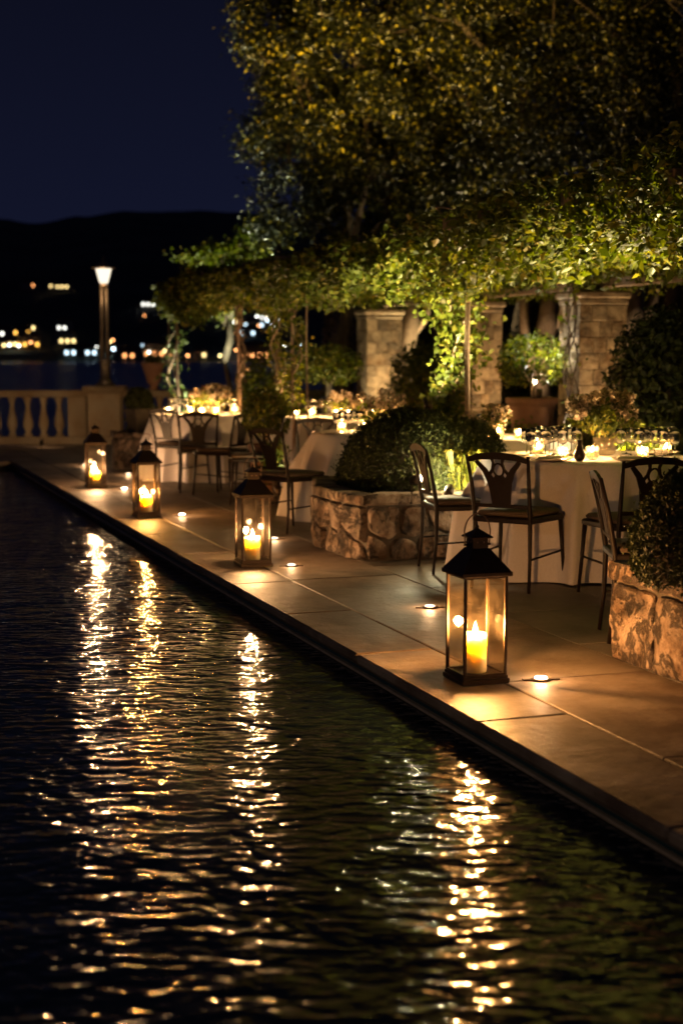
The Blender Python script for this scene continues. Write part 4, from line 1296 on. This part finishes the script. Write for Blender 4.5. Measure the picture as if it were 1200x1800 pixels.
part('plinth', MB().box((0, 0, 0.24), (0.42, 0.42, 0.48), 0.02), M['pier_stone'], t)
part('pot_body', MB().lathe([(0.15, 0.48), (0.17, 0.50), (0.235, 0.90), (0.245, 0.93), (0.265, 0.94), (0.27, 0.995), (0.255, 1.0), (0.23, 0.995), (0.22, 0.94)], 28), M['terracotta'], t, True)
part('soil', MB().lathe([(0.222, 0.93), (0.222, 0.955), (0.01, 0.96)], 24), M['soil'], t)
def pot_shrub(name, label, x_, y_, z0, zc, r, n, leaf, seed, m, depth=0.35):
    t = thing(name, label, 'shrub', (x_, y_, z0))
    g = MB()
    for k in range(6):
        a = k * 1.05
        g.tube([(0, 0, 0), (0.01, 0, (zc - z0) * 0.4), (r[0] * 0.6 * math.cos(a), r[1] * 0.6 * math.sin(a), zc - z0 + r[2] * 0.2)], [0.018, 0.012, 0.005], 6)
    part('trunk', g, M['vine_wood'], t, True)
    P, nr = shell_pts(n, r, -0.75, seed, depth, 0.08); P[:, 2] += zc - z0
    tag(leafmesh('crown', P, leaf, m, t, 0.6, nr, 0.7, 0, 0.12, seed), kind='stuff')
pot_shrub('potted_shrub', 'round shrub in the terracotta pot, lit white from inside', potx, poty, 0.955, 1.36, (0.36, 0.36, 0.31), 1500, 0.050, 6, M['vine_leaf'], 0.25)
round_shrub('bonsai_tree', 'small spreading round tree left of the left stone column', 578, 18.6, 1.30, (0.42, 0.40, 0.26), 1700, 0.06, 8, M['vine_leaf'], depth=0.45)
round_shrub('round_shrub', 'leafy dark shrub between the left and middle columns', 735, 19.5, 1.0, (0.40, 0.4, 0.62), 2600, 0.07, 9, M['vine_leaf'], depth=0.4)
round_shrub('round_shrub', 'dark shrub behind the terracotta pot', 915, 19.4, 1.2, (0.50, 0.45, 0.55), 3000, 0.07, 10, M['box_leaf'], depth=0.4)
round_shrub('round_shrub', 'low bright green shrub behind the right flowers', 1130, 11.6, 0.72, (0.20, 0.2, 0.17), 500, 0.05, 12, M['vine_leaf'], depth=0.6)
# potted leafy plant right of the far left table
qx, qy = ad(468, 14.6, 0.6)
t = thing('tall_pot', 'tall grey brown pot with a leafy plant between the left tables', 'pot', (qx, qy, 0))
part('pot_body', MB().lathe([(0.10, 0), (0.12, 0.02), (0.17, 0.50), (0.185, 0.52), (0.185, 0.56), (0.16, 0.56), (0.15, 0.5)], 24), M['terracotta'], t, True)
pot_shrub('potted_shrub', 'bushy dark shrub growing in the tall grey brown pot', qx, qy, 0.5, 0.86, (0.24, 0.24, 0.26), 1600, 0.05, 16, M['vine_leaf'], 0.5)
round_shrub('round_shrub', 'bright yellow green low shrub at the foot of the tall pot', 484, 14.1, 0.42, (0.14, 0.14, 0.22), 500, 0.045, 17, M['vine_leaf'], depth=0.6)
round_shrub('round_shrub', 'dark shrub below the vine at the far end of the terrace', 452, 20.5, 1.0, (0.3, 0.3, 0.45), 1500, 0.06, 18, M['vine_leaf'], depth=0.5)
round_shrub('round_shrub', 'low green plant beside the far left table', 262, 19.5, 0.45, (0.30, 0.25, 0.35), 1100, 0.06, 19, M['green_leaf'], depth=0.6)
for px, dd, zc, r_, sd, lb in ((560, 21.5, 0.5, (0.8, 0.5, 0.45), 41, 'low dark hedge plant beyond the background table'), (640, 19.6, 0.35, (0.5, 0.4, 0.35), 42, 'low border plant at the foot of the left stone column'),
                           (790, 14.8, 0.5, (0.45, 0.4, 0.4), 43, 'low border plant behind the vine wrapped post'), (1010, 13.9, 0.45, (0.4, 0.35, 0.38), 44, 'low border plant before the right stone column'),
                           (915, 14.0, 0.45, (0.35, 0.35, 0.36), 45, 'low border plant before the terracotta pot')):
    round_shrub('border_plant', lb, px, dd, zc, r_, 1300, 0.06, sd, M['vine_leaf'], depth=0.6)
# cypress and pale trunk in the dark background
x_, y_ = ad(596, 30, 2)
t = thing('cypress_tree', 'narrow brownish conifer far behind the left column', 'tree', (x_, y_, -0.02))
part('trunk', MB().tube([(0, 0, 0), (0, 0, 1.0)], 0.08, 8), M['bark'], t)
P = []; rg_ = np.random.default_rng(5)
for k in range(2200):
    z_ = rg_.uniform(0.5, 2.6); rr = 0.36 * (1 - ((z_ - 1.4) / 1.3) ** 2) ** 0.5 * rg_.uniform(0.7, 1)
    a = rg_.uniform(0, 6.28); P.append((rr * math.cos(a), rr * math.sin(a), z_))
tag(leafmesh('crown', P, 0.09, M['petal'], t, 0.4, None, 0.5, -0.6, 0.1, 5), kind='stuff')
# pale gnarled trunks behind the columns
for px, d, lb, sd in ((955, 18.6, 'pale gnarled olive trunk seen above the potted shrub', 3), (1105, 17.0, 'pale forked olive trunk right of the right column', 4), (716, 22.0, 'brown tree trunk between the left and middle columns', 5)):
    x_, y_ = ad(px, d, 1.5); rnd = random.Random(sd)
    t = thing('olive_tree', lb, 'tree', (x_, y_, -0.02))
    pts = [(0, 0, 0), (0.06, 0, 0.6), (-0.05, 0.05, 1.2), (0.03, 0, 1.8), (0.1, 0, 2.4)]
    g = MB(); g.tube(pts, [0.16, 0.13, 0.12, 0.13, 0.09], 9)
    g.tube([(-0.05, 0.05, 1.2), (-0.25, 0, 1.6), (-0.3, 0, 2.3)], [0.08, 0.07, 0.05], 7); g.tube([(0.03, 0, 1.7), (0.28, 0, 2.0), (0.4, 0, 2.6)], [0.07, 0.06, 0.04], 7)
    part('trunk', g, M['vine_wood'], t, True)
    P, nr = shell_pts(900, (0.8, 0.8, 0.5), -0.9, sd, 0.7, 0.2); P[:, 2] += 2.75
    tag(leafmesh('crown', P, 0.06, M['green_leaf'], t, 0.3, None, 0.5, 0, 0.1, sd), kind='stuff')
# garden wall and hedge closing the view behind the trees
g = MB(); g.box((0, 0, 0), (0.35, 30, 2.2), 0.02)
wl_ = tag(part('garden_wall', g, M['pier_stone'], None, False, (13.5, 14, 1.05)), 'long dark garden wall behind the columns and trees', 'wall')
rg_ = np.random.default_rng(77)
hx = rg_.uniform(10.4, 12.6, 26000); hy = rg_.uniform(4, 30, 26000); hz = rg_.uniform(0.05, 2.7, 26000) ** 1.0
t = thing('garden_hedge', 'high dark hedge in front of the garden wall', 'hedge', (0, 0, 0))
tag(leafmesh('foliage', np.stack([hx, hy, hz + 0.3 * np.sin(hy * 1.7)], axis=1), 0.13, M['box_leaf'], t, 0.55, None, 0.5, 0, 0.1, 7), kind='stuff')
part('hedge_stems', MB().box((11.6, 17, 1.2), (1.4, 26, 2.4)), M['soil'], t)

# ------------------------------------------------------------------ balustrade and lamp post
def row_y(py): return at(150, py, 0)[1]
b0 = at(-60, 780); b1 = at(186, 780); b2 = at(620, 780)
BY = b1[1]; BX = b1[0]
# the balustrade runs square to the walk's image: along the picture plane direction
ang = -R(2.0)
bal = thing('stone_balustrade', 'pale stone balustrade along the lake end of the terrace', 'balustrade', (BX, BY, 0), -YAW + R(1.5))
L0, L1 = -4.2, 7.5
ST = M['balustrade']
g = MB(); g.box(((L0 + L1) / 2, 0.12, 0.05), (L1 - L0, 0.30, 0.13), 0.01); part('plinth', g, ST, bal)
g = MB(); g.box(((L0 + L1) / 2, 0.12, 0.815), (L1 - L0, 0.26, 0.11), 0.02); part('handrail', g, ST, bal)
bprof = [(0.070, 0.117), (0.070, 0.15), (0.045, 0.165), (0.05, 0.20), (0.082, 0.29), (0.085, 0.35), (0.060, 0.47), (0.038, 0.58), (0.036, 0.64), (0.052, 0.67), (0.045, 0.70), (0.070, 0.72), (0.070, 0.7585)]
BMESH = mesh_of(MB().lathe(bprof, 16), ST, True)
x_ = -0.62 - 0.14
xs = []
while x_ > L0: xs.append(x_); x_ -= 0.255
x_ = 0.62
while x_ < L1: xs.append(x_); x_ += 0.255
for x_ in xs: link('baluster', BMESH, bal, (x_, 0.12, 0))
g = MB(); g.box((-0.46, 0.12, 0.438), (0.30, 0.18, 0.64), 0.008); part('panel', g, ST, bal)
g = MB(); g.box((0, 0.10, 0.42), (0.52, 0.50, 0.86), 0.012); g.box((0, 0.10, 0.06), (0.58, 0.56, 0.14), 0.012)
part('pier', g, ST, bal)
g = MB(); g.box((0, 0.10, 0.895), (0.68, 0.64, 0.085), 0.02); g.box((0, 0.10, 0.835), (0.60, 0.57, 0.04), 0.008); part('pier_cap', g, ST, bal)
bm = bal.matrix_basis.copy()
Mx = Matrix.Translation((BX, BY, 0)) @ Matrix.Rotation(-YAW + R(1.5), 4, 'Z')
lp = Mx @ Vector((0, 0.10, 0.94))
lamp = thing('lamp_post', 'tall lamp post with twin slim shafts standing on the balustrade pier', 'lamp post', tuple(lp), -YAW)
IR = plain('lamp_post_paint', (0.16, 0.13, 0.10), 0.4, 0.5)
part('base', MB().lathe([(0.16, 0), (0.16, 0.03), (0.12, 0.05), (0.11, 0.09), (0.085, 0.12), (0.08, 0.34), (0.10, 0.36), (0.10, 0.39), (0.06, 0.43)], 20), IR, lamp, True)
for s in (-1, 1):
    part('shaft', MB().tube([(s * 0.05, 0, 0.40), (s * 0.042, 0, 1.0), (s * 0.037, 0, 1.62)], [0.036, 0.031, 0.027], 12), IR, lamp, True)
part('collar', MB().lathe([(0.05, 1.58), (0.075, 1.60), (0.075, 1.63), (0.05, 1.65)], 16), IR, lamp, True)
part('glass_shade', MB().lathe([(0.055, 1.65), (0.075, 1.68), (0.125, 1.87), (0.13, 1.885)], 20), M['lamp_glow'], lamp, True)
part('shade_cap', MB().lathe([(0.20, 1.885), (0.205, 1.905), (0.12, 1.93), (0.07, 1.99), (0.02, 2.02), (0.012, 2.09), (0.002, 2.10)], 20), IR, lamp, True)
light('POINT', 'lamp_bulb', (0, 0, 1.55), 3.0, (1.0, 0.60, 0.28), lamp, 0.08).location = (0, -0.26, 1.70)
fill_lamp = dup(lamp, (-3.75, 4.2, -0.08), 0.4, 'matching lamp post added for fill light across the pool, outside the view')  # added out of view as a stand-in source of fill light
fill_lamp.scale = (1.45, 1.45, 1.45)
g = MB(); g.box((0, 0, -0.07), (0.7, 0.7, 0.1), 0.01)
for ch in fill_lamp.children:
    if ch.type == 'LIGHT':
        ch.data = ch.data.copy(); ch.data.energy = 18; ch.data.color = (1.0, 0.72, 0.50); ch.data.shadow_soft_size = 0.12
        ch.location = (0.26, 0, 1.70)
for k, (xx, lb) in enumerate(((-2.4, 'left added spotlight on the paving washing the balustrade'), (-0.8, 'added spotlight on the paving washing the pier under the lamp post'), (1.2, 'right added spotlight on the paving washing the balustrade'))):
    q = Mx @ Vector((xx, -1.3, 0.12)); v_ = (Mx.to_3x3() @ Vector((0.0, 1.0, 0.35)))
    garden_spot(lb, tuple(q), tuple(v_), 3.5, (1.0, 0.58, 0.26), 130, 0.9, True)  # spots added to brighten the balustrade, lenses turned away from view
# urn on the handrail
up_ = Mx @ Vector((0.78, 0.12, 0.872))
t = thing('terracotta_urn', 'flared terracotta urn standing on the balustrade right of the lamp post', 'urn', tuple(up_))
part('urn_body', MB().lathe([(0.09, 0), (0.09, 0.03), (0.05, 0.06), (0.11, 0.14), (0.16, 0.32), (0.20, 0.42), (0.21, 0.44), (0.18, 0.44), (0.15, 0.34)], 24), M['terracotta'], t, True)
pot_shrub('potted_shrub', 'small leafy plant growing in the flared urn', up_[0], up_[1], 1.2, 1.36, (0.13, 0.13, 0.10), 220, 0.05, 61, M['vine_leaf'], 0.5)

# ------------------------------------------------------------------ town across the lake
WC = {'amber': (1.0, 0.50, 0.08), 'yellow': (1.0, 0.72, 0.28), 'white': (0.95, 0.95, 0.85), 'blue': (0.62, 0.85, 1.0), 'orange': (1.0, 0.38, 0.12)}
WM = {k: emit('lit_window_' + k, c, 1.1, False) for k, c in WC.items()}
LMm = {k: emit('street_globe_' + k, c, 3.2, False) for k, c in WC.items()}
HW = {k: plain('house_wall_' + k, c, 0.9) for k, c in (('pale', (0.35, 0.3, 0.24)), ('ochre', (0.36, 0.22, 0.11)))}
HR = plain('roof_tile', (0.14, 0.07, 0.045), 0.9)
DW = plain('dark_window', (0.02, 0.02, 0.025), 0.2)
def hill_hit(px, py):
    az = azat(px)
    k = (625 - py) / FPX
    D = 690
    while D < 2550:
        if hill_z(az, D) >= H + k * D: break
        D += 4
    return az, D
def house(px, py, wd, colr, nlit, label, storeys=2, wall='pale', glow=False):
    az, D = hill_hit(px, min(633, py + 8))
    D = max(D, 693)
    z0 = hill_z(az, D)
    x_, y_ = D * math.sin(az), D * math.cos(az)
    z_row = H + (625 - py) / FPX * D
    t = thing('house', label, 'house', (x_, y_, z0), -az)
    ht = max(storeys * 3.0, z_row - z0 + 2.0); dp = 8
    part('wall', MB().box((0, dp / 2, ht / 2 - 0.5), (wd, dp, ht + 1)), HW[wall], t)
    g = MB(); a, b = wd / 2 + 0.4, dp + 0.4
    g.add([(-a, -0.4, ht), (a, -0.4, ht), (a, b, ht), (-a, b, ht), (-a * 0.6, dp / 2, ht + 2.2), (a * 0.6, dp / 2, ht + 2.2)], [(0, 1, 5, 4), (2, 3, 4, 5), (0, 4, 3), (1, 2, 5), (0, 3, 2, 1)])
    part('roof', g, HR, t)
    nw = max(2, int(wd / 3.0)); rnd = random.Random(int(px * 7 + py))
    lit = set(rnd.sample(range(nw), min(nw, nlit)))
    for s in range(storeys):
        zz = z_row - z0 - (s * 3.0 if s else 0)
        if zz < 1.2: continue
        for k in range(nw):
            on = (k in lit) if s == 0 else rnd.random() < 0.25
            g = MB(); g.box((-wd / 2 + (k + 0.5) * wd / nw, -0.05, zz), (1.2, 0.1, 1.5))
            part('window', g, WM[colr] if on else DW, t)
def street_lamp(px, py, colr, label, s=1.0):
    az, D = hill_hit(px, min(634, py + 6)); D = max(D, 692)
    z0 = hill_z(az, D) if D > 700 else -1.6
    zz = H + (625 - py) / FPX * D
    h_ = max(3.0, zz - z0)
    t = thing('street_lamp', label, 'street lamp', (D * math.sin(az), D * math.cos(az), z0), -az, 'street lamps of the town across the lake')
    part('pole', MB().tube([(0, 0, -0.5), (0, 0, h_ - 0.4)], 0.09, 6), M['iron'], t)
    part('globe', MB().lathe([(0.1 * s, -0.45 * s), (0.40 * s, -0.22 * s), (0.48 * s, 0), (0.38 * s, 0.25 * s), (0.1 * s, 0.42 * s)], 10, (0, 0, h_)), LMm[colr], t, True)
    return t
house(12, 588, 8, 'white', 1, 'house with a white lit window at the far left of the town', 1)
house(6, 606, 10, 'yellow', 2, 'low house with yellow windows at the left frame edge on the far shore', 1, 'ochre')
house(50, 606, 12, 'amber', 3, 'amber glowing house on the far shore, left of the lamp post', 2, 'ochre')
house(40, 586, 10, 'amber', 2, 'amber lit house a little up the slope at the left', 1, 'ochre')
house(60, 578, 9, 'yellow', 2, 'yellow lit house above the amber ones at the left', 1)
house(115, 578, 9, 'white', 2, 'white lit house halfway between the amber houses and the lamp post', 2)
house(114, 600, 12, 'yellow', 3, 'yellow lit house below the white lit one, left of the lamp post', 2)
house(116, 508, 13, 'yellow', 3, 'lonely house high on the hill with a row of yellow windows', 1)
house(97, 507, 8, 'yellow', 2, 'smaller lit house high on the hill left of the row of windows', 1)
house(57, 506, 14, 'orange', 1, 'dim house high on the hill at the far left', 1)
house(142, 620, 16, 'blue', 4, 'long waterfront building with cold white windows left of the lamp post', 1)
house(226, 625, 14, 'orange', 2, 'low waterfront house with dim orange windows right of the lamp post', 1)
house(278, 622, 14, 'orange', 4, 'orange glowing waterfront house between lamp post and vine posts', 2, 'ochre')
house(286, 606, 8, 'yellow', 2, 'small lit house above the orange waterfront house', 1)
house(266, 537, 12, 'white', 3, 'white lit house on the slope right of the lamp post', 1)
house(353, 624, 6, 'yellow', 1, 'small yellow lit waterfront house seen between the vine posts', 1)
house(450, 624, 14, 'orange', 4, 'orange glowing waterfront house seen through the pergola', 2, 'ochre')
house(410, 566, 12, 'yellow', 2, 'lit house on the slope seen under the pergola, left of the others', 1)
house(446, 572, 12, 'blue', 2, 'house with cold white windows on the slope under the pergola', 1)
house(474, 560, 12, 'white', 3, 'white lit house on the slope under the pergola, right of the others', 1)
house(440, 586, 12, 'blue', 2, 'house with bluish windows lower on the slope under the pergola', 1)
house(375, 556, 8, 'white', 1, 'single lit house on the slope left of the forked post', 1)
lamps = [(17, 612, 'blue', 'cold white'), (27, 611, 'yellow', 'yellowish'), (130, 619, 'blue', 'cold white'), (138, 619, 'blue', 'cold white'), (150, 618, 'blue', 'cold white'), (179, 620, 'blue', 'cold white'), (200, 620, 'blue', 'bright cold white'),
         (193, 608, 'yellow', 'yellowish'), (199, 604, 'orange', 'orange'), (252, 612, 'blue', 'cold white'), (263, 612, 'blue', 'cold white'), (248, 625, 'white', 'white'), (262, 625, 'white', 'white'),
         (255, 560, 'orange', 'dim orange'), (284, 541, 'white', 'white'), (403, 619, 'blue', 'cold white'), (427, 618, 'blue', 'bright cold white'), (445, 613, 'blue', 'cold white'), (387, 627, 'yellow', 'yellowish'), (330, 627, 'orange', 'orange'),
         (401, 560, 'yellow', 'yellowish'), (419, 567, 'blue', 'bluish'), (445, 566, 'blue', 'bluish'), (479, 578, 'white', 'white'), (465, 557, 'white', 'white'), (478, 556, 'orange', 'orange'), (425, 553, 'white', 'white'), (455, 577, 'orange', 'orange'), (105, 599, 'yellow', 'yellowish'), (311, 619, 'blue', 'cold white'), (8, 613, 'yellow', 'yellowish'), (34, 614, 'white', 'white'), (55, 608, 'orange', 'orange'), (124, 577, 'orange', 'orange'), (158, 619, 'white', 'white'), (232, 626, 'orange', 'orange'), (170, 617, 'white', 'white'), (290, 624, 'yellow', 'yellowish'), (275, 533, 'orange', 'orange'), (413, 572, 'white', 'white'), (452, 560, 'white', 'white'), (436, 578, 'white', 'white'), (385, 553, 'white', 'white'), (396, 545, 'blue', 'bluish'), (470, 568, 'blue', 'bluish'), (458, 621, 'orange', 'orange'), (415, 622, 'orange', 'orange'), (371, 556, 'orange', 'orange'), (500, 612, 'white', 'white'), (528, 615, 'blue', 'cold white')]
LN = {}
near = {0: 'the lone lamp post', 1: 'the urn'}
for i, (px, py, c, w_) in enumerate(lamps):
    where = ('left of the lamp post' if px < 180 else 'just right of the lamp post' if px < 225 else 'near the orange waterfront house' if px < 300 else 'seen between the vine posts' if px < 400 else 'seen under the pergola')
    hh = 'on the far waterfront' if py > 600 else 'up on the far slope'
    LN.setdefault((w_, hh, where), []).append((px, street_lamp(px, py, c, '%s street lamp %s, %s' % (w_, hh, where), 1.35 if 'bright' in w_ else 1.0 if 'dim' not in w_ else 0.7)))
for (w_, hh, where), lst in LN.items():
    lst.sort(key=lambda q: q[0])
    if len(lst) > 1:
        for i, (px, o) in enumerate(lst): o['label'] = '%s %s lamp from the left %s, %s' % (ORD[i], w_, hh, where)

# ------------------------------------------------------------------ garden lighting (uplights at posts, columns and trees)
def up(label, px, d, z=0.05, aim=(0, 0, 1), power=40, color=GARDEN, size=80, blend=0.8, radius=0.04, xy=None):
    q = xy or ad(px, d, z)
    garden_spot(label, (q[0], q[1], z + 0.10), aim, power, color, size, blend, True, radius)
yP = post_y(822)
up('uplight at the foot of the vine wrapped post behind the dome bush', 0, 0, 1.0, (0.22, 0.8, 0.8), 130, (1.0, 0.86, 0.45), 95, xy=(PGX - 0.36, yP - 0.05))
up('uplight behind the vine wrapped post, aimed into the pergola roof', 0, 0, 0.1, (0.1, 0.1, 1), 300, GARDEN, 95, xy=(PGX + 0.9, yP + 0.5))
yP2 = post_y(515)
up('uplight at the foot of the pale forked post', 0, 0, 0.1, (0, 0.05, 1), 520, (1.0, 0.83, 0.45), 80, xy=(PGX + 0.25, yP2 - 0.25))
yP3 = post_y(421)
up('uplight at the foot of the post seen against the town lights', 0, 0, 0.1, (0, 0, 1), 160, (1.0, 0.78, 0.5), 70, xy=(PGX + 0.1, yP3 - 0.25))
yP4 = post_y(306)
up('uplight at the foot of the farthest vine posts', 0, 0, 0.1, (0, 0, 1), 120, (0.95, 0.9, 0.6), 70, xy=(PGX + 0.1, yP4 - 0.3))
up('uplight under the near right end of the pergola roof', 0, 0, 0.1, (-0.15, 0, 1), 560, (1.0, 0.78, 0.36), 95, xy=(5.9, 8.3))
up('second uplight under the near right end of the pergola roof', 0, 0, 0.1, (-0.5, -0.1, 1), 330, (1.0, 0.72, 0.36), 80, xy=(6.2, 10.3))
up('uplight grazing the left stone column', 0, 0, 0.1, (0.08, 0.02, 1), 26, (1.0, 0.80, 0.45), 60, xy=(colL[0] - 0.42, colL[1] - 0.32))
up('uplight grazing the front of the left stone column', 0, 0, 0.05, (0.0, 0.16, 1), 95, (1.0, 0.68, 0.32), 70, xy=(colL[0] + 0.1, colL[1] - 0.7))
up('uplight behind the left stone column lighting the shrubs', 0, 0, 0.05, (0.1, 0.1, 1), 150, (1.0, 0.80, 0.40), 90, xy=(colL[0] + 0.9, colL[1] - 0.4))
up('uplight grazing the left edge of the right stone column', 0, 0, 0.45, (0.05, 0.03, 1), 20, (1.0, 0.82, 0.6), 50, xy=(colR[0] - 0.44, colR[1] - 0.30))
up('uplight in front of the right stone column', 0, 0, 0.05, (0.0, 0.20, 1), 44, (1.0, 0.62, 0.28), 80, xy=(colR[0] + 0.0, colR[1] - 0.8))
up('uplight in front of the middle stone column', 0, 0, 0.05, (0.0, 0.18, 1), 48, (1.0, 0.62, 0.28), 70, xy=(colM[0], colM[1] - 0.7))
up('small light inside the potted round shrub', 0, 0, 0.99, (0.05, 0, 1), 26, (1.0, 0.95, 0.80), 130, xy=(potx + 0.06, poty - 0.05))
up('uplight below the small spreading round tree', 578, 18.2, 0.05, (0.02, 0.05, 1), 26, (1.0, 0.84, 0.42), 75)
up('uplight at the foot of the pale olive trunk', 950, 18.0, 0.05, (0.05, 0.08, 1), 40, (1.0, 0.72, 0.42), 60)
up('uplight at the foot of the forked olive trunk', 1110, 16.4, 0.05, (0.02, 0.06, 1), 40, (1.0, 0.74, 0.42), 60)
up('uplight at the foot of the brown trunk between columns', 715, 21.3, 0.05, (0.0, 0.05, 1), 30, (1.0, 0.70, 0.36), 60)
up('uplight at the foot of the small cool green tree', 405, 23.4, 0.05, (0, 0.03, 1), 420, (0.95, 1.0, 0.62), 50)
up('small light behind the low bright green shrub', 1132, 11.3, 0.35, (0.0, 0.1, 1), 4, (1.0, 0.9, 0.5), 120)
up('small light among the leaves at the foot of the tall pot', 487, 13.8, 0.12, (-0.2, 0.2, 1), 6, (1.0, 0.92, 0.5), 130)
up('uplight by the dark shrub at the far end of the terrace', 455, 19.9, 0.05, (0, 0.1, 1), 14, (1.0, 0.8, 0.4), 90)
# trees: aimed up through the leaves from the lawn behind the pergola
TA = (1.0, 0.64, 0.15)
def roof_flood(label, px, d, power, aim, size=70, z=2.62):
    q = ad(px, d, z)
    v = (syw * aim[1] + cyw * aim[0], cyw * aim[1] - syw * aim[0], 1)
    garden_spot(label, (q[0], q[1], z + 0.08), v, power, TA, size, 0.9, True, 0.05)
roof_flood('floodlight clamped on the pergola roof below the left edge of the left tree', 490, 17.4, 800, (0.02, 0.75), 80)
roof_flood('floodlight clamped on the pergola roof below the left tree', 590, 16.6, 440, (0.06, 0.8), 80)
roof_flood('floodlight clamped on the pergola roof between the left and central trees', 740, 15.2, 120, (0.05, 0.85), 80)
roof_flood('floodlight clamped on the pergola roof below the central tree', 880, 14.2, 110, (0.0, 0.85), 80)
roof_flood('floodlight clamped on the pergola roof below the right edge tree', 1060, 12.8, 60, (0.10, 0.85), 85)
